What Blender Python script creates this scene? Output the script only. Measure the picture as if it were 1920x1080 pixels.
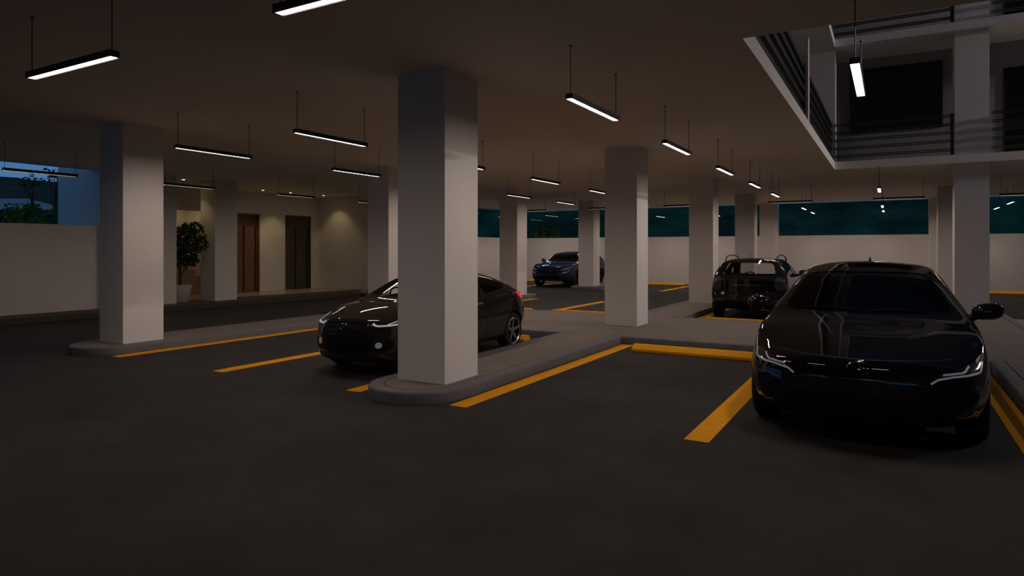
import bpy, bmesh, math, random
import numpy as np
from mathutils import Vector, Matrix
from mathutils.bvhtree import BVHTree

for o in list(bpy.data.objects):
    bpy.data.objects.remove(o, do_unlink=True)
SC = bpy.context.scene
COL = SC.collection
PI = math.pi
R = math.radians
rng = random.Random(7)

# ------------------------------------------------------------------ camera
cam_d = bpy.data.cameras.new('camera')
cam_d.sensor_width = 36.0
cam_d.lens = 1230.0 / 1920.0 * 36.0
cam_d.shift_y = -72.0 / 1920.0
cam_d.clip_start = 0.05
cam_d.clip_end = 1500
cam = bpy.data.objects.new('camera', cam_d)
COL.objects.link(cam)
cam.location = (0, 0, 1.5)
cam.rotation_euler = (R(90), 0, R(-60))
SC.camera = cam

# ------------------------------------------------------------------ view + world
SC.view_settings.view_transform = 'Standard'
SC.view_settings.look = 'None'
SC.view_settings.gamma = 1.0
SC.view_settings.use_curve_mapping = False
SC.view_settings.exposure = 0.0
LAMP = 4.0             # radiance of the pendant diffusers
LAMP_W = 5.8          # watts of each of the two side-throwing strips in a pendant
LAMP_COL = (1.0, 0.80, 0.69)
SKY = 1.0

world = bpy.data.worlds.new('dusk_sky')
SC.world = world
world.use_nodes = True
nt = world.node_tree
nt.nodes.clear()
out = nt.nodes.new('ShaderNodeOutputWorld')
bg = nt.nodes.new('ShaderNodeBackground')
tc = nt.nodes.new('ShaderNodeTexCoord')
sep = nt.nodes.new('ShaderNodeSeparateXYZ')
ramp = nt.nodes.new('ShaderNodeValToRGB')
ramp.color_ramp.elements[0].position = 0.0
ramp.color_ramp.elements[0].color = (0.085, 0.215, 0.40, 1)
e = ramp.color_ramp.elements.new(0.12)
e.color = (0.055, 0.155, 0.33, 1)
e = ramp.color_ramp.elements.new(0.4)
e.color = (0.024, 0.052, 0.120, 1)
ramp.color_ramp.elements[-1].position = 1.0
ramp.color_ramp.elements[-1].color = (0.008, 0.015, 0.035, 1)
nt.links.new(tc.outputs['Generated'], sep.inputs[0])
nt.links.new(sep.outputs['Z'], ramp.inputs[0])
nt.links.new(ramp.outputs[0], bg.inputs['Color'])
bg.inputs['Strength'].default_value = SKY
nt.links.new(bg.outputs[0], out.inputs[0])
SC.cycles.max_bounces = 8
SC.cycles.diffuse_bounces = 5
SC.cycles.glossy_bounces = 5
SC.cycles.transmission_bounces = 8
SC.cycles.transparent_max_bounces = 12
SC.cycles.caustics_reflective = False
SC.cycles.caustics_refractive = False
SC.cycles.sample_clamp_indirect = 4.0
SC.cycles.use_denoising = True

# ------------------------------------------------------------------ materials
MATS = {}


def mat(name, col, rough=0.6, metal=0.0, noise=0.0, nscale=6.0, bump=0.0, bscale=60.0, coat=0.0,
        emit=None, estr=0.0, spec=0.5, col2=None, stretch=None):
    if name in MATS:
        return MATS[name]
    m = bpy.data.materials.new(name)
    m.use_nodes = True
    t = m.node_tree
    b = t.nodes['Principled BSDF']
    b.inputs['Base Color'].default_value = (*col, 1)
    b.inputs['Roughness'].default_value = rough
    b.inputs['Metallic'].default_value = metal
    b.inputs['Specular IOR Level'].default_value = spec
    if coat:
        b.inputs['Coat Weight'].default_value = coat
        b.inputs['Coat Roughness'].default_value = 0.02
    if emit:
        b.inputs['Emission Color'].default_value = (*emit, 1)
        b.inputs['Emission Strength'].default_value = estr
    if noise or bump:
        co = t.nodes.new('ShaderNodeTexCoord')
        mp = t.nodes.new('ShaderNodeMapping')
        if stretch:
            mp.inputs['Scale'].default_value = stretch
        t.links.new(co.outputs['Object'], mp.inputs['Vector'])
    if noise:
        n = t.nodes.new('ShaderNodeTexNoise')
        n.inputs['Scale'].default_value = nscale
        n.inputs['Detail'].default_value = 8
        n.inputs['Roughness'].default_value = 0.65
        r = t.nodes.new('ShaderNodeValToRGB')
        c2 = col2 or tuple(c * (1 - noise) for c in col)
        r.color_ramp.elements[0].position = 0.3
        r.color_ramp.elements[0].color = (*c2, 1)
        r.color_ramp.elements[1].position = 0.7
        r.color_ramp.elements[1].color = (*col, 1)
        t.links.new(mp.outputs[0], n.inputs['Vector'])
        t.links.new(n.outputs['Fac'], r.inputs[0])
        t.links.new(r.outputs[0], b.inputs['Base Color'])
    if bump:
        n2 = t.nodes.new('ShaderNodeTexNoise')
        n2.inputs['Scale'].default_value = bscale
        n2.inputs['Detail'].default_value = 6
        bp = t.nodes.new('ShaderNodeBump')
        bp.inputs['Strength'].default_value = bump
        bp.inputs['Distance'].default_value = 0.01
        t.links.new(mp.outputs[0], n2.inputs['Vector'])
        t.links.new(n2.outputs['Fac'], bp.inputs['Height'])
        t.links.new(bp.outputs[0], b.inputs['Normal'])
    MATS[name] = m
    return m


def glass_mat(name, tint, rough=0.0, ior=1.28):
    """thin pane: tinted see-through layer under a mirror-like fresnel coat"""
    if name in MATS:
        return MATS[name]
    m = bpy.data.materials.new(name)
    m.use_nodes = True
    t = m.node_tree
    t.nodes.clear()
    o = t.nodes.new('ShaderNodeOutputMaterial')
    tr = t.nodes.new('ShaderNodeBsdfTransparent')
    tr.inputs['Color'].default_value = (*tint, 1)
    gl = t.nodes.new('ShaderNodeBsdfGlossy')
    gl.inputs['Roughness'].default_value = rough
    fr = t.nodes.new('ShaderNodeFresnel')
    fr.inputs['IOR'].default_value = ior
    mx = t.nodes.new('ShaderNodeMixShader')
    ge = t.nodes.new('ShaderNodeNewGeometry')
    sb = t.nodes.new('ShaderNodeMath')
    sb.operation = 'SUBTRACT'
    sb.inputs[0].default_value = 1.0
    t.links.new(ge.outputs['Backfacing'], sb.inputs[1])
    mu = t.nodes.new('ShaderNodeMath')
    mu.operation = 'MULTIPLY'
    t.links.new(fr.outputs[0], mu.inputs[0])
    t.links.new(sb.outputs[0], mu.inputs[1])
    t.links.new(mu.outputs[0], mx.inputs[0])
    t.links.new(tr.outputs[0], mx.inputs[1])
    t.links.new(gl.outputs[0], mx.inputs[2])
    t.links.new(mx.outputs[0], o.inputs[0])
    MATS[name] = m
    return m


M_PAINT = mat('white_paint', (0.80, 0.77, 0.74), 0.75, noise=0.05, nscale=1.5, bump=0.06, bscale=40)
M_CEIL = mat('ceiling_paint', (0.95, 0.90, 0.82), 0.85, noise=0.04, nscale=0.8)
M_FLOOR = mat('asphalt', (0.044, 0.0415, 0.041), 0.72, noise=0.45, nscale=1.3, bump=0.25, bscale=90, spec=0.12)
M_KERB = mat('kerb_concrete', (0.13, 0.13, 0.135), 0.7, noise=0.2, nscale=5, bump=0.1, bscale=50)
M_PAVE = mat('kerb_paving', (0.175, 0.148, 0.126), 0.75, noise=0.2, nscale=4, bump=0.1, bscale=70)
M_YEL = mat('yellow_paint', (0.78, 0.34, 0.008), 0.7, spec=0.1, noise=0.12, nscale=7)
M_YELC = mat('yellow_concrete', (0.74, 0.34, 0.008), 0.7, spec=0.1, noise=0.12, nscale=6, bump=0.08)
M_BLACK = mat('black_metal', (0.012, 0.012, 0.013), 0.4, 0.0)
M_LED = mat('lit_diffuser', (0.9, 0.9, 0.9), 0.4, emit=(1.0, 0.96, 0.94), estr=LAMP)
M_GLASS = glass_mat('window_glass', (0.90, 0.95, 0.94), ior=1.10)
M_TILE = mat('lobby_tile', (0.46, 0.40, 0.33), 0.25, noise=0.12, nscale=2)
M_WALK = mat('walkway_concrete', (0.075, 0.068, 0.06), 0.7, noise=0.2, nscale=3)
M_DARKWIN = mat('dark_glass', (0.004, 0.004, 0.005), 0.08)
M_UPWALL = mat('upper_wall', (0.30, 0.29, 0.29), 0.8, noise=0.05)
M_WOOD = mat('walnut_wood', (0.27, 0.135, 0.07), 0.45, noise=0.45, nscale=3.0, stretch=(6, 6, 0.7))
M_DOOR = mat('charcoal_door', (0.075, 0.068, 0.058), 0.4)
M_TRANS = mat('dark_wood_panel', (0.10, 0.055, 0.035), 0.5, noise=0.3, nscale=3.0)
M_STEEL = mat('brushed_steel', (0.35, 0.34, 0.33), 0.3, 1.0)


# ------------------------------------------------------------------ helpers
def tag(o, label=None, cat=None, group=None, kind=None):
    if label:
        o['label'] = label
    if cat:
        o['category'] = cat
    if group:
        o['group'] = group
    if kind:
        o['kind'] = kind
    return o


def empty(name, loc=(0, 0, 0), rz=0.0, label=None, cat=None, group=None):
    o = bpy.data.objects.new(name, None)
    o.empty_display_size = 0.2
    COL.objects.link(o)
    o.location = loc
    o.rotation_euler = (0, 0, rz)
    return tag(o, label, cat, group)


def obj(name, bm, m, parent=None, smooth=None):
    me = bpy.data.meshes.new(name)
    bmesh.ops.recalc_face_normals(bm, faces=bm.faces)
    bm.to_mesh(me)
    bm.free()
    o = bpy.data.objects.new(name, me)
    for x in (m if isinstance(m, (list, tuple)) else [m]):
        me.materials.append(x)
    if smooth is not None:
        me.polygons.foreach_set('use_smooth', [True] * len(me.polygons))
        me.set_sharp_from_angle(angle=R(smooth))
    COL.objects.link(o)
    if parent:
        o.parent = parent
    return o


def box(bm, x0, x1, y0, y1, z0, z1, mi=0, bev=0.0):
    mtx = Matrix.Translation(((x0 + x1) / 2, (y0 + y1) / 2, (z0 + z1) / 2)) @ Matrix.Diagonal(
        (abs(x1 - x0), abs(y1 - y0), abs(z1 - z0), 1))
    r = bmesh.ops.create_cube(bm, size=1.0, matrix=mtx)
    vs = r['verts']
    fs = {f for v in vs for f in v.link_faces}
    for f in fs:
        f.material_index = mi
    if bev:
        es = {e_ for v in vs for e_ in v.link_edges}
        bmesh.ops.bevel(bm, geom=list(es), offset=bev, segments=2, profile=0.5, affect='EDGES')
    return vs


def cyl(bm, p0, p1, r0, r1=None, seg=16, mi=0):
    p0, p1 = Vector(p0), Vector(p1)
    d = p1 - p0
    q = d.to_track_quat('Z', 'Y').to_matrix().to_4x4()
    r = bmesh.ops.create_cone(bm, cap_ends=True, cap_tris=False, segments=seg, radius1=r0,
                              radius2=r0 if r1 is None else r1, depth=d.length,
                              matrix=Matrix.Translation((p0 + p1) / 2) @ q)
    for f in {f for v in r['verts'] for f in v.link_faces}:
        f.material_index = mi
    return r['verts']


def prism(bm, pts, z0, z1, mi=0):
    a = [bm.verts.new((x, y, z0)) for x, y in pts]
    b = [bm.verts.new((x, y, z1)) for x, y in pts]
    n = len(pts)
    fs = [bm.faces.new(a[::-1]), bm.faces.new(b)]
    for i in range(n):
        fs.append(bm.faces.new((a[i], a[(i + 1) % n], b[(i + 1) % n], b[i])))
    for f in fs:
        f.material_index = mi
    return fs


def lathe(bm, prof, seg=32, axis='Z', mi=0, closed=False):
    """prof: list of (r, t); revolved about axis"""
    rings = []
    for r, t in prof:
        ring = []
        for k in range(seg):
            a = 2 * PI * k / seg
            c, s = r * math.cos(a), r * math.sin(a)
            p = {'Z': (c, s, t), 'Y': (c, t, s), 'X': (t, c, s)}[axis]
            ring.append(bm.verts.new(p))
        rings.append(ring)
    n = len(rings)
    for i in range(n if closed else n - 1):
        a, b = rings[i], rings[(i + 1) % n]
        for k in range(seg):
            f = bm.faces.new((a[k], a[(k + 1) % seg], b[(k + 1) % seg], b[k]))
            f.material_index = mi
    return rings


# ------------------------------------------------------------------ dimensions (metres; x runs into the garage, y to the left)
H = 3.363
KZ = 0.12
COLS_U = [5.467, 11.33, 17.16, 23.0]
COLS_V = [-1.82, 3.95, 9.73]
CS = 0.617
UF = 28.4        # far wall
VL = 16.02       # left wall
VR = -12.0
SILL = 2.06
VOID = (6.03, 17.0, -11.0, 1.13)

# ------------------------------------------------------------------ floor, ceiling, walls
bm = bmesh.new()
box(bm, -4.0, UF + 0.2, VR, 19.6, -0.25, 0.0)
floor = tag(obj('floor', bm, M_FLOOR), 'dark grey asphalt parking floor', kind='structure')

bm = bmesh.new()
u0, u1, v0, v1 = VOID
T = 0.18
box(bm, -3.5, u0, VR, VL + 0.25, H, H + T)
box(bm, u0, u1, v1, VL + 0.25, H, H + T)
box(bm, u1, UF + 0.25, VR, VL + 0.25, H, H + T)
box(bm, u0, u1, VR, v0, H, H + T)
box(bm, 8.42, 17.3, VL + 0.25, 17.8, H, H + T)
box(bm, 9.5, 17.3, 17.8, 19.6, H, H + T)
ceiling = tag(obj('ceiling', bm, M_CEIL), 'plain off-white ceiling slab with an open light well', kind='structure')

# far wall: low wall under a strip window that runs to the ceiling, broken by piers
bm = bmesh.new()
box(bm, UF, UF + 0.25, VR, VL + 0.25, 0, SILL)
for v in (-7.6, -1.82, 3.95, 9.73):
    box(bm, UF, UF + 0.25, v, v + CS, SILL, H)
tag(obj('wall_back', bm, M_PAINT), 'off-white wall under the long dark window', kind='structure')
wn = 0


def pane(x0, x1, y0, y1, z0, z1):
    global wn
    wn += 1
    b = bmesh.new()
    box(b, x0, x1, y0, y1, z0, z1)
    return tag(obj('window_%d' % wn, b, M_GLASS), kind='structure')


for a, b in ((-6.983, -1.82), (-1.203, 3.95), (4.567, 9.73), (10.347, VL)):
    pane(UF + 0.10, UF + 0.112, a, b, SILL, H)

# left wall, both sides of the lift lobby
bm = bmesh.new()
box(bm, -3.5, 8.42, VL, VL + 0.25, 0, SILL)
tag(obj('wall_left', bm, M_PAINT), 'low off-white wall under the open view of hills', kind='structure')
bm = bmesh.new()
box(bm, 17.3, UF, VL, VL + 0.25, 0, SILL)
tag(obj('wall_left', bm, M_PAINT), kind='structure')
pane(17.3, UF, VL + 0.10, VL + 0.112, SILL, H)

# right side, and the added wall behind the viewer, open at one bay
bm = bmesh.new()
box(bm, -4.0, UF + 0.25, VR - 0.25, VR, 0, H)
tag(obj('wall_right', bm, M_PAINT), kind='structure')
bm = bmesh.new()  # unseen wall, added to keep most of the sky light out
box(bm, -4.0, -3.75, -2.5, VL + 0.25, 0, H)
box(bm, -4.0, -3.75, VR, -6.5, 0, H)
box(bm, -4.0, -3.75, -6.5, -2.5, 2.75, H)
tag(obj('wall_sky_block', bm, M_PAINT), kind='structure')

# stair and lobby block
bm = bmesh.new()
box(bm, 8.42, 10.26, 15.85, 16.35, 0, H)               # end wall beside the stair
box(bm, 8.42, 8.62, 16.35, 17.8, -1.0, H)              # outer side wall
box(bm, 8.62, 9.7, 17.6, 17.8, -1.0, H)
box(bm, 9.5, 9.7, 17.8, 19.6, -1.0, H)
DV = 17.9
box(bm, 9.7, 10.4, DV, DV + 0.2, KZ, H)
box(bm, 10.4, 12.75, DV, DV + 0.2, 2.66, H)            # head over the stair opening
box(bm, 12.75, 13.62, DV, DV + 0.2, KZ, H)
box(bm, 13.62, 14.48, DV, DV + 0.2, 2.66, H)
box(bm, 14.48, 15.52, DV, DV + 0.2, KZ, H)
box(bm, 15.52, 16.67, DV, DV + 0.2, 2.68, H)
box(bm, 16.67, 17.05, DV, DV + 0.2, KZ, H)
box(bm, 17.05, 17.3, 15.3, 19.6, 0, H)                 # right-hand lobby wall
box(bm, 9.7, 17.05, 19.4, 19.6, 0, H)
box(bm, 12.92, 13.1, DV + 0.2, 19.4, 0, H)
tag(obj('wall_lobby', bm, M_PAINT), 'cream lobby walls around the stair and doors', kind='structure')

bm = bmesh.new()
box(bm, -3.5, 17.05, 15.15, 19.5, 0.0, KZ)
tag(obj('trim_1', bm, M_WALK), 'dark raised walkway along the left wall', kind='structure')
bm = bmesh.new()
prism(bm, [(10.4, 16.45), (12.9, 16.4), (17.04, 15.95), (17.04, 17.89), (12.75, 17.9), (12.75, 19.3), (10.0, 19.3), (10.0, 17.9), (10.4, 17.9)], KZ, KZ + 0.012)
tag(obj('trim_2', bm, M_TILE), 'warm glossy tiles of the lobby floor', kind='structure')


def lobby_door(n, x0, x1, z1, m, lines, label, zl):
    b = bmesh.new()
    box(b, x0, x1, DV + 0.06, DV + 0.11, KZ + 0.013, z1)
    d = tag(obj('door_%d' % n, b, m), label, kind='structure')
    fr = bmesh.new()
    for a, c in ((x0, x0 + 0.05), (x1 - 0.05, x1)):
        box(fr, a, c, DV + 0.0, DV + 0.12, KZ + 0.013, z1)
    box(fr, x0, x1, DV, DV + 0.12, z1 - 0.05, z1)
    obj('door_frame', fr, m, d)
    for x in lines:
        g = bmesh.new()
        box(g, x - 0.025, x + 0.025, DV + 0.045, DV + 0.062, KZ + 0.03, zl)
        tag(obj('inlay_strip', g, M_BLACK, d), 'black vertical inlay')
    g = bmesh.new()
    box(g, x0 + 0.05, x1 - 0.05, DV + 0.045, DV + 0.062, zl + 0.03, z1 - 0.05)
    tag(obj('transom_panel', g, M_TRANS, d), 'darker panel over the door leaf')
    g = bmesh.new()
    xh = x1 - 0.13
    cyl(g, (xh, DV + 0.06, 1.15), (xh, DV - 0.0, 1.15), 0.012, seg=10)
    box(g, xh - 0.11, xh + 0.012, DV - 0.012, DV + 0.008, 1.138, 1.162, bev=0.004)
    box(g, xh - 0.02, xh + 0.02, DV + 0.052, DV + 0.06, 1.08, 1.22)
    obj('door_handle', g, M_BLACK, d)
    return d


lobby_door(1, 13.62, 14.48, 2.65, M_WOOD, (13.9, 14.35), 'brown wooden lobby door with two black inlay strips', 2.28)
lobby_door(2, 15.52, 16.67, 2.67, M_DOOR, (16.02, 16.53), 'dark charcoal lobby door at the end of the lobby', 2.3)

# stairs rising to the left behind the potted tree
bm = bmesh.new()
for i in range(9):
    box(bm, 10.0, 12.87 - 0.215 * (i - 1) if i else 12.88, 18.3, 19.38, KZ + 0.19 * i, KZ + 0.19 * (i + 1))
tag(obj('staircase', bm, mat('stair_stone', (0.36, 0.23, 0.14), 0.5, noise=0.15)), 'brown stone stairs rising behind the potted tree', 'stairs')

# ------------------------------------------------------------------ kerbed islands
BANDS = [-7.38, -1.6, 4.26, 10.03]
HWI = 0.54


def arc(cx, cy, r, a0, a1, n=14):
    return [(cx + r * math.cos(R(a0 + (a1 - a0) * i / n)), cy + r * math.sin(R(a0 + (a1 - a0) * i / n))) for i in range(n + 1)]


def island(name, pts, label):
    b = bmesh.new()
    f = b.faces.new([b.verts.new((x, y, KZ)) for x, y in pts])
    f.normal_update()
    if f.normal.z < 0:
        f.normal_flip()
    bmesh.ops.inset_region(b, faces=[f], thickness=0.17, depth=0.0, use_even_offset=True, use_boundary=True)
    inner = [q for q in b.faces if len(q.verts) > 4]
    ring = [q for q in b.faces if len(q.verts) <= 4]
    p = bmesh.new()
    for q in inner:
        vs = [p.verts.new(v.co) for v in q.verts]
        p.faces.new(vs)
    ext = bmesh.ops.extrude_face_region(p, geom=p.faces[:])
    for v in [g for g in ext['geom'] if isinstance(g, bmesh.types.BMVert)]:
        v.co.z -= 0.1
    for v in p.verts:
        if v.co.z > KZ - 0.05:
            v.co.z -= 0.004
    for q in inner:
        b.faces.remove(q)
    outer = [e_ for e_ in b.edges if e_.is_boundary]
    ext = bmesh.ops.extrude_edge_only(b, edges=outer)
    for v in [g for g in ext['geom'] if isinstance(g, bmesh.types.BMVert)]:
        v.co.z = 0.0
    top_outer = [e_ for e_ in b.edges if len(e_.link_faces) == 2 and abs(e_.verts[0].co.z - KZ) < 1e-4 and abs(e_.verts[1].co.z - KZ) < 1e-4
                 and any(abs(f_.normal.z) < 0.5 for f_ in e_.link_faces)]
    b.normal_update()
    top_outer = [e_ for e_ in b.edges if len(e_.link_faces) == 2 and all(abs(v.co.z - KZ) < 1e-4 for v in e_.verts)
                 and any(abs(f_.normal.z) < 0.5 for f_ in e_.link_faces)]
    bmesh.ops.bevel(b, geom=top_outer, offset=0.03, segments=3, profile=0.5, affect='EDGES')
    o = tag(obj(name, b, M_KERB, smooth=40), label, 'kerb', 'kerbed islands between the parking bays')
    obj('paving', p, M_PAVE, o)
    return o


UN, UM0, UM1, UT = 5.47, 9.95, 13.35, 17.83
pts = [(UM0, -9.5)]
for b_ in BANDS:
    pts += [(UM0, b_ - HWI)] + arc(UN, b_, HWI, 270, 90)
    if b_ != BANDS[-1]:
        pts += [(UM0, b_ + HWI)]
for b_ in BANDS[::-1]:
    if b_ != BANDS[-1]:
        pts += [(UM1, b_ + HWI)]
    pts += arc(UT, b_, HWI, 90, -90) + [(UM1, b_ - HWI)]
pts += [(UM1, -9.5)]
island('kerb_island', pts, 'large kerbed median with rounded arms carrying the near square columns')
for b_, lab in zip(BANDS[1:], ('kerbed island at the far wall behind the black sedan', 'kerbed island at the far wall behind the small hatchback',
                               'kerbed island beside the dark blue off-roader at the far wall')):
    island('kerb_island', [(UF - 0.03, b_ - HWI)] + arc(22.95, b_, HWI, 270, 90) + [(UF - 0.03, b_ + HWI)], lab)

# floor area in a paler grey, right of the right-hand island
bm = bmesh.new()
box(bm, 9.0, 17.53, -6.8, -2.17, 0.0, 0.012)
tag(obj('trim_3', bm, mat('pale_floor', (0.20, 0.20, 0.21), 0.7, noise=0.1)), 'paler bay floor under the light well', kind='structure')


# ------------------------------------------------------------------ painted lines (paint on the floor)
def line(x0, x1, yc):
    b = bmesh.new()
    box(b, x0, x1, yc - 0.098, yc + 0.098, 0.0, 0.003)
    tag(obj('painted_line', b, M_YEL, floor), 'yellow painted bay line')


LV = [-0.94, 1.32, 3.585, 4.93, 7.16, 9.385]
for y in LV:
    line(5.17, 9.85, y)
    line(13.45, 17.75, y)
for y in LV + [10.68, 12.9, 15.0]:
    line(23.1, 27.35, y)


# ------------------------------------------------------------------ wheel stops
def wheel_stop(x, y, facing, label):
    """front face at x; the sloped side looks to -x when facing is -1"""
    b = bmesh.new()
    prof = [(0, 0), (0, 0.045), (0.10, 0.105), (0.17, 0.105), (0.2, 0.06), (0.2, 0)]
    if facing > 0:
        prof = [(-a, z) for a, z in prof]
    L = 0.86
    va = [b.verts.new((a, -L, z)) for a, z in prof]
    vb = [b.verts.new((a, L, z)) for a, z in prof]
    n = len(prof)
    b.faces.new(va)
    b.faces.new(vb[::-1])
    for i in range(n):
        b.faces.new((va[i], va[(i + 1) % n], vb[(i + 1) % n], vb[i]))
    bmesh.ops.bevel(b, geom=b.edges[:], offset=0.008, segments=1, affect='EDGES')
    o = obj('wheel_stop', b, M_YELC)
    o.location = (x, y, 0)
    return tag(o, label, 'wheel stop', 'yellow wheel stops')


wheel_stop(9.22, 2.445, -1, 'yellow concrete wheel stop in the empty bay left of the black sedan')
wheel_stop(9.25, 0.19, -1, 'yellow wheel stop under the tail of the black sedan')
wheel_stop(9.25, 5.97, -1, 'yellow wheel stop behind the rear wheel of the dark coupe')
wheel_stop(13.9, 2.445, 1, 'yellow wheel stop along the median behind the small black hatchback')
wheel_stop(13.9, 5.97, 1, 'yellow wheel stop on the far side of the median, beside the middle column')
wheel_stop(13.9, 8.27, 1, 'yellow wheel stop across the median, just past the tail of the dark coupe')
wheel_stop(27.05, 8.27, -1, 'yellow wheel stop at the far wall between the middle column and the hatchback column')
wheel_stop(27.05, 5.97, -1, 'yellow wheel stop at the far wall, mostly behind the column near the hatchback')
wheel_stop(27.2, -3.4, -1, 'yellow wheel stop at the far wall right of the right-hand column')
wheel_stop(27.05, 14.1, -1, 'yellow wheel stop at the far wall left of the dark blue off-roader')

# ------------------------------------------------------------------ columns
COL_LABEL = {
    (0, 1): 'big white square column nearest the camera, standing in front of the dark coupe',
    (0, 2): 'white square column on the left island, before the low wall and potted tree',
    (1, 1): 'white square column on the median behind the empty bay wheel stop',
    (1, 2): 'white square column behind the dark coupe windscreen, left of the big near column',
    (2, 0): 'tall grey column rising through the light well beside the sedan mirror',
    (2, 1): 'white square column just left of the small black hatchback',
    (2, 2): 'white square column beyond the red tail lamp of the dark coupe',
    (3, 0): 'slim-looking shaded column just left of the tall light-well column',
    (3, 1): 'narrow far column seen above and through the small hatchback',
    (3, 2): 'far column that hides the tail of the dark blue off-roader',
}
for i, u in enumerate(COLS_U):
    for j, v in enumerate(COLS_V):
        if (i, j) not in COL_LABEL:
            continue
        bm = bmesh.new()
        top = 9.6 if (i, j) == (2, 0) else H
        box(bm, u, u + CS, v, v + CS, KZ - 0.02, top)
        tag(obj('square_column', bm, M_PAINT), COL_LABEL[(i, j)], 'column', 'square columns of the garage')
bm = bmesh.new()
box(bm, 11.25, 11.93, 15.69, 16.3, KZ - 0.02, H)
tag(obj('square_column', bm, M_PAINT), 'lobby column between the potted tree and the wooden door', 'column', 'square columns of the garage')
for v, lab in ((-1.82, 'wall pier right of the long dark window at the far wall'), (3.95, 'wall pier left of the long dark window, above the hatchback')):
    bm = bmesh.new()
    box(bm, 27.77, UF, v, v + CS, 0 if False else KZ - 0.02, H)
    tag(obj('wall_pier', bm, M_PAINT), lab, 'column', 'piers against the far wall')

# ------------------------------------------------------------------ light well: upper floors, rails, windows
F2, F3 = H + T, 6.22
bm = bmesh.new()
box(bm, u1, u1 + 6, VR, v1 + 6, F3, F3 + T)
box(bm, u0 - 1.0, u1, v1, v1 + 6, F3, F3 + T)
box(bm, u1, u1 + 6, VR, v1 + 6, 9.0, 9.2)
box(bm, u0 - 1.0, u1, v1, v1 + 6, 9.0, 9.2)
box(bm, u0 - 2.2, u0 - 0.6, VR, v1 + 6, F3, F3 + T)  # unseen near-side slab, added with the near wall to dim the well
tag(obj('ceiling_upper', bm, M_PAINT), 'edges of the upper floor slabs around the light well', kind='structure')
W2 = 18.5
bm = bmesh.new()
for z0, z1 in ((F2, F3), (F3 + T, 9.0), (9.2, 16.0)):  # topmost span is unseen, added to cut sky light and its reflections
    box(bm, W2, W2 + 0.2, VR, v1 + 3, z0, z1)
    box(bm, u0 - 1.0, W2, v1 + 3, v1 + 3.2, z0, z1)
box(bm, u0 - 1.2, u0 - 1.0, VR, v1 + 3.2, F2, 16.0)  # unseen near-side wall, added to block sky light
box(bm, u0 - 1.0, W2, VR - 0.2, VR, F2, 16.0)  # unseen right-hand wall, added for the same dimming
tag(obj('wall_upper', bm, M_UPWALL), 'shaded corridor walls of the upper floors plus unseen added walls that block sky', kind='structure')
bm = bmesh.new()
box(bm, u1 + 0.1, u1 + 0.1 + 0.6, v1, v1 + 0.55, F2, F3)
tag(obj('square_column', bm, M_PAINT), 'upstairs column at the inner corner of the light well', 'column', 'square columns of the garage')


def upper_window(y0, y1, z0, z1, label):
    b = bmesh.new()
    box(b, W2 - 0.03, W2 + 0.02, y0, y1, z0, z1)
    global wn
    wn += 1
    w = tag(obj('window_%d' % wn, b, M_DARKWIN), label, kind='structure')
    f = bmesh.new()
    for a, c, d, g_ in ((y0 - 0.04, y0, z0 - 0.04, z1 + 0.04), (y1, y1 + 0.04, z0 - 0.04, z1 + 0.04), (y0, y1, z0 - 0.04, z0), (y0, y1, z1, z1 + 0.04)):
        box(f, W2 - 0.05, W2 + 0.02, a, c, d, g_)
    obj('window_frame', f, M_BLACK, w)


upper_window(-1.02, 0.85, 4.44, 5.93, 'unlit upstairs window above the light well')
upper_window(-4.2, -2.25, F2 + 0.05, 5.58, 'unlit upstairs glass door right of the tall column')
upper_window(-4.2, -2.25, F3 + T + 0.05, 8.4, 'unlit glass door on the top floor')


def railing(z, label, y_end, far=True):
    e_ = empty('balcony_railing', (0, 0, z), label=label, cat='railing', group='railings round the light well')
    hts = (0.118, 0.307, 0.492, 0.668, 0.852)
    for h_ in hts:
        b = bmesh.new()
        for dz in (-0.02, 0.02):
            zz = h_ + dz
            if far:
                box(b, u1 + 0.04, u1 + 0.09, y_end, v1 + 0.02, zz - 0.008, zz + 0.008)
            else:
                box(b, u0, u1 + 0.06, v1 + 0.05, v1 + 0.13, zz - 0.016, zz + 0.016)
        obj('rail', b, M_BLACK, e_)
    posts = (y_end + 0.03, ) if far else (6.1, 11.3)
    for p_ in posts:
        b = bmesh.new()
        if far:
            box(b, u1 + 0.03, u1 + 0.10, p_ - 0.03, p_ + 0.03, 0, 0.9)
        else:
            box(b, p_ - 0.03, p_ + 0.03, v1 + 0.04, v1 + 0.11, 0, 0.9)
        obj('post', b, M_BLACK, e_)
    return e_


railing(F2, 'black bar railing on the far edge of the light well, first upper floor', -1.18)
railing(F2, 'black bar railing running along the left edge of the light well', 0, far=False)
railing(F3 + T, 'black bar railing on the top floor above the unlit window', -1.18)
for z, lab in ((F2, 'black bar railing right of the tall column, first upper floor'), (F3 + T, 'black bar railing right of the tall column, top floor')):
    e_ = empty('balcony_railing', (0, 0, z), label=lab, cat='railing', group='railings round the light well')
    for h_ in (0.118, 0.307, 0.492, 0.668, 0.852):
        b = bmesh.new()
        for dz in (-0.02, 0.02):
            box(b, u1 + 0.04, u1 + 0.09, -7.5, -1.84, h_ + dz - 0.008, h_ + dz + 0.008)
        obj('rail', b, M_BLACK, e_)
bm = bmesh.new()
box(bm, 11.34, 11.53, v1 + 0.002, v1 + 0.045, F2, F2 + 1.32)
tag(obj('guard_post', bm, M_PAINT), 'thin white post on the left edge of the light well', 'post')


# ------------------------------------------------------------------ pendant lamps
LZ = 2.875
LLEN = 1.2


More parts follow.
